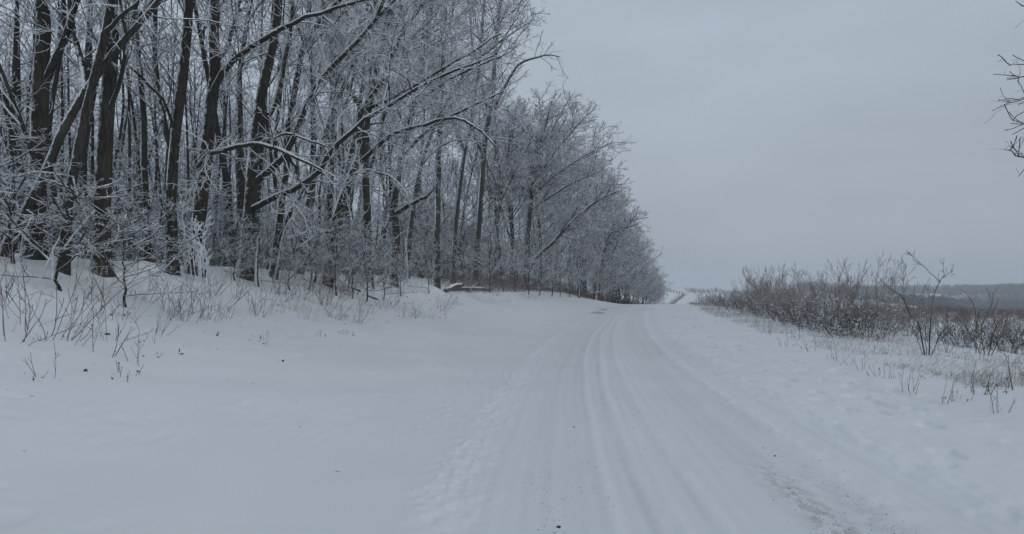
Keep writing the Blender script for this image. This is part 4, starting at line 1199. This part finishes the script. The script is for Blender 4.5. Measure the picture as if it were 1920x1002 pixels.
# dead grass, uncountable
def grass(name, label, gen, n, seed, h=(.12, .4), rad=.0022):
    r = np.random.default_rng(seed)
    xy = np.array([q for q in (gen(r) for _ in range(n)) if q is not None])
    z = ground_z(xy[:, 0], xy[:, 1])
    dist = np.hypot(xy[:, 0], xy[:, 1])
    m = len(xy)
    P = curve(r, np.stack([xy[:, 0], xy[:, 1], z - .03], -1), norm(np.stack([r.normal(size=m) * .45 + .15, r.normal(size=m) * .45, np.ones(m)], -1)),
              r.uniform(*h, m), 4, .2, (.2, 0, -.45))
    Rr = np.maximum(rad, dist[:, None] * 8e-5) * np.linspace(1, .3, 4)[None, :]
    s = Soup(); s.tubes(P, Rr, 3)
    o = s.build(name, M[{'brush': 'brush', 'undergrowth': 'bark_deep'}.get(name, 'straw')])
    return tag(o, label, 'grass', None, 'stuff')

def g_right(r):
    Y = 12 + 90 * r.random() ** 1.9
    u = 7.2 + abs(r.normal()) * 4.2
    X = float(road_x(np.array(Y))) + u
    if vnoise(np.array(X * .9), np.array(Y * .55), 66) < .08 + .75 * r.random(): return None
    return X, Y
grass('dry_grass', 'thin dry grass poking through the snow of the right verge', g_right, 22000, 41, (.1, .55))
def g_left(r):
    Y = 8 + 95 * r.random() ** 1.7
    u = -(5.6 + abs(r.normal()) * 2.4)
    X = float(road_x(np.array(Y))) + u
    if vnoise(np.array(X * .8), np.array(Y * .5), 68) < .5 + .25 * r.random(): return None
    return X, Y
grass('dry_grass', 'thin dry grass poking through the snow of the left bank', g_left, 7500, 42, (.1, .42))
def g_fringe(r):
    Y = 38 + 112 * r.random() ** .8
    X = float(road_x(np.array(Y))) - (7.4 + abs(r.normal()) * 1.6) * (1 - .62 * float(smooth(80, 125, np.array(Y))))
    return X, Y
grass('brush', 'low brown brush fringing the foot of the far wood', g_fringe, 22000, 43, (.5, 1.9), .004)

def g_inside(r):
    Y = 13 * (120 / 13) ** r.random()
    X = float(road_x(np.array(Y))) - (11.5 + 34 * r.random() ** 1.3)
    px = CX + X / Y * FPX
    if px < -200 or px > 1120: return None
    return X, Y
grass('undergrowth', 'thin dark stems of undergrowth between the trunks of the wood', g_inside, 9000, 44, (1.2, 4.2), .007)

# scattered dead leaves caught on the snow
r = np.random.default_rng(16)
for i, (px, py, lab) in enumerate([(338, 664, 'dark curled leaf cluster on a bent stalk, on the smooth snow below the frosted shrub'), (497, 649, 'dark curled leaf lying alone on the smooth snow left of the road'),
                                  (160, 693, 'single dark leaf on the snow under the stout forked trunk'), (526, 684, 'small leaf on the snow below the clump of leaning stems'),
                                  (646, 612, 'leaf caught upright below the snapped branch')]):
    p = on_ground(px, hit(px, py), .02)
    s = leaf_soup(r, p[None] + r.normal(size=(4 if i == 0 else 2, 3)) * .012, (.04, .07))
    o = s.build('dead_leaf', M['leaf'], None, tuple(p))
    tag(o, lab, 'leaf')

def litter():
    r = np.random.default_rng(23)
    s = Soup()
    for _ in range(38):
        px, py = r.uniform(-20, 900), 590 + 300 * r.random() ** 2.2
        Y = hit(px, py); X = spot(px, Y)
        if X - float(road_x(np.array(Y))) > -1.4: continue
        a = r.random() * 6.28; L = r.uniform(.015, .055)
        q = np.array([[X, Y, 0], [X + math.cos(a) * L * .5, Y + math.sin(a) * L * .5, 0], [X + math.cos(a + .3) * L, Y + math.sin(a + .3) * L, 0]])
        q[:, 2] = ground_z(q[:, 0], q[:, 1]) + .003
        s.tubes(q[None], np.array([[.0022, .002, .0012]]), 4)
    tag(s.build('twig_litter', M['stem']), 'tiny fallen twig bits lying on the smooth left snow', 'litter', None, 'stuff')
litter()

# ------------------------------------------------------------------ frosted tree beyond the right frame edge, only its branch tips show
hero_r = hero('frosted tree beyond the frame edge, only its dark branch tips reaching in against the sky', 12.5,
     ([(2110, 560), (2100, 400), (2095, 200), (2090, 0), (2085, -150)], 26, 14),
     [([(2095, 40), (2020, 10, -.2), (1960, 8, -.4), (1915, 10, -.5), (1904, 2, -.5)], 6, 1.0, 0), ([(2095, 160), (2020, 130, -.2), (1960, 118, -.4), (1915, 121, -.5), (1890, 124, -.5)], 6, 1.0, 0),
      ([(2096, 220), (2020, 195, .2), (1960, 186, .4), (1920, 186, .5), (1895, 192, .5), (1877, 188, .5)], 6, 1.0, 0), ([(2097, 280), (2030, 250, .1), (1970, 236, .1), (1920, 230, .1), (1898, 226, .1)], 6, 1.0, 0),
      ([(2098, 340), (2030, 315, -.2), (1970, 300, -.3), (1920, 296, -.4), (1896, 287, -.5), (1882, 280, -.5)], 6, 1.0, 0), ([(2096, 185), (2020, 160, .4), (1960, 146, .6), (1905, 143, .7), (1893, 134, .7)], 5, 1.0, 0)],
     seed=91, ext=6, fan=0, dens=1., twig_r=.0048, l1len=(.12, .36), l1=6.0, l2=4.5, l3=4.)
hero_r['group'] = 'roadside trees'

# ------------------------------------------------------------------ far woods across the valley
def far_mass(name, label, n, gen, hgt, mat, seed, per=60):
    r = np.random.default_rng(seed)
    xy = np.array([gen(r) for _ in range(n)])
    z = macro(xy[:, 0], xy[:, 1])[0]
    H_ = r.uniform(*hgt, n)
    s = Soup()
    base = np.stack([xy[:, 0], xy[:, 1], z - .3], -1)
    P = np.stack([base, base + np.stack([r.normal(size=n) * .4, r.normal(size=n) * .4, H_ * .6], -1), base + np.stack([r.normal(size=n) * .6, r.normal(size=n) * .6, H_], -1)], 1)
    s.tubes(P, np.array([[.18, .11, .04]]) * (H_ / 9)[:, None], 4)
    # upswept sprays through each crown's volume
    idx = np.repeat(np.arange(n), per)
    m = len(idx)
    t = r.uniform(.15, 1, m)
    a = r.random(m) * 6.283
    wid = H_[idx] * .34 * np.sqrt(np.clip(np.sin(np.pi * np.clip(t * .85 + .1, 0, 1)), 0, 1)) * np.sqrt(r.random(m))
    c = base[idx] + np.stack([np.cos(a) * wid, np.sin(a) * wid, t * H_[idx] * .95], -1)
    dirv = norm(np.stack([np.cos(a), np.sin(a), r.uniform(.5, 1.6, m)], -1)) * (H_[idx] * r.uniform(.08, .2, m))[:, None]
    Q = np.stack([c - dirv * .5, c + r.normal(size=(m, 3)) * .1, c + dirv * .5], 1)
    s.tubes(Q, np.array([[.10, .08, .03]]) * (H_[idx] / 8)[:, None] * 1.25, 3)
    o = s.build(name, M[mat])
    return tag(o, label, 'wood', None, 'stuff')
def polar(pxlo, pxhi, r0, r1, gap=0.):
    def g(r):
        while True:
            px = r.uniform(pxlo, pxhi); Y = r.uniform(r0, r1); X = spot(px, Y)
            if Y > .93 * r1 or vnoise(np.array(X / 75.), np.array(Y / 40.), 111) > gap: return X, Y
    return g
far_mass('woods', 'bluish grey bare wood covering the far ridge across the valley', 2600, polar(1500, 2300, 740, 1080, .44), (8, 12), 'woods', 71, 42)
far_mass('woods', 'grey wood filling the right of the valley floor below the ridge', 1500, polar(1765, 2250, 480, 780, .46), (7, 11), 'woods', 75, 42)
far_mass('woods', 'dark evergreen clump on the valley floor between the snow fields', 120, polar(1685, 1800, 430, 480), (6, 10), 'conifer', 72, 110)
far_mass('woods', 'band of bare trees edging the nearer valley field', 500, polar(1790, 2200, 420, 520), (6, 10), 'woods', 73, 50)
far_mass('woods', 'low brown brush falling away into the valley behind the single shrubs', 1000, polar(1600, 2050, 46, 120, .3), (.5, 1.15), 'valley_brush', 76, 34)
far_mass('woods', 'thin line of bushes below the pale valley field', 260, polar(1600, 1790, 300, 350), (2, 4), 'woods', 74, 40)

# ------------------------------------------------------------------ the air
def haze(density):
    s = Soup()
    a, z0, z1 = 1700, -30, 45
    v = np.array([[x, y, z] for z in (z0, z1) for y in (-a, a) for x in (-a, a)], float)
    s.add(v, np.array([[0, 2, 3, 1], [4, 5, 7, 6], [0, 1, 5, 4], [2, 6, 7, 3], [0, 4, 6, 2], [1, 3, 7, 5]]))
    m = bpy.data.materials.new('haze'); m.use_nodes = True
    n, l = m.node_tree.nodes, m.node_tree.links
    n.clear()
    out = n.new("ShaderNodeOutputMaterial"); vol = n.new("ShaderNodeVolumePrincipled")
    vol.inputs["Color"].default_value = (.86, .90, .95, 1)
    vol.inputs["Density"].default_value = density
    l.new(vol.outputs[0], out.inputs["Volume"])
    o = s.build('haze', m)
    tag(o, 'cold winter haze', 'haze', None, 'stuff')
haze(.0007)

# sources that were never placed
for o in [o for o in bpy.data.objects if o.parent is None and o.location.z < -200]:
    for c in list(o.children): bpy.data.objects.remove(c)
    bpy.data.objects.remove(o)
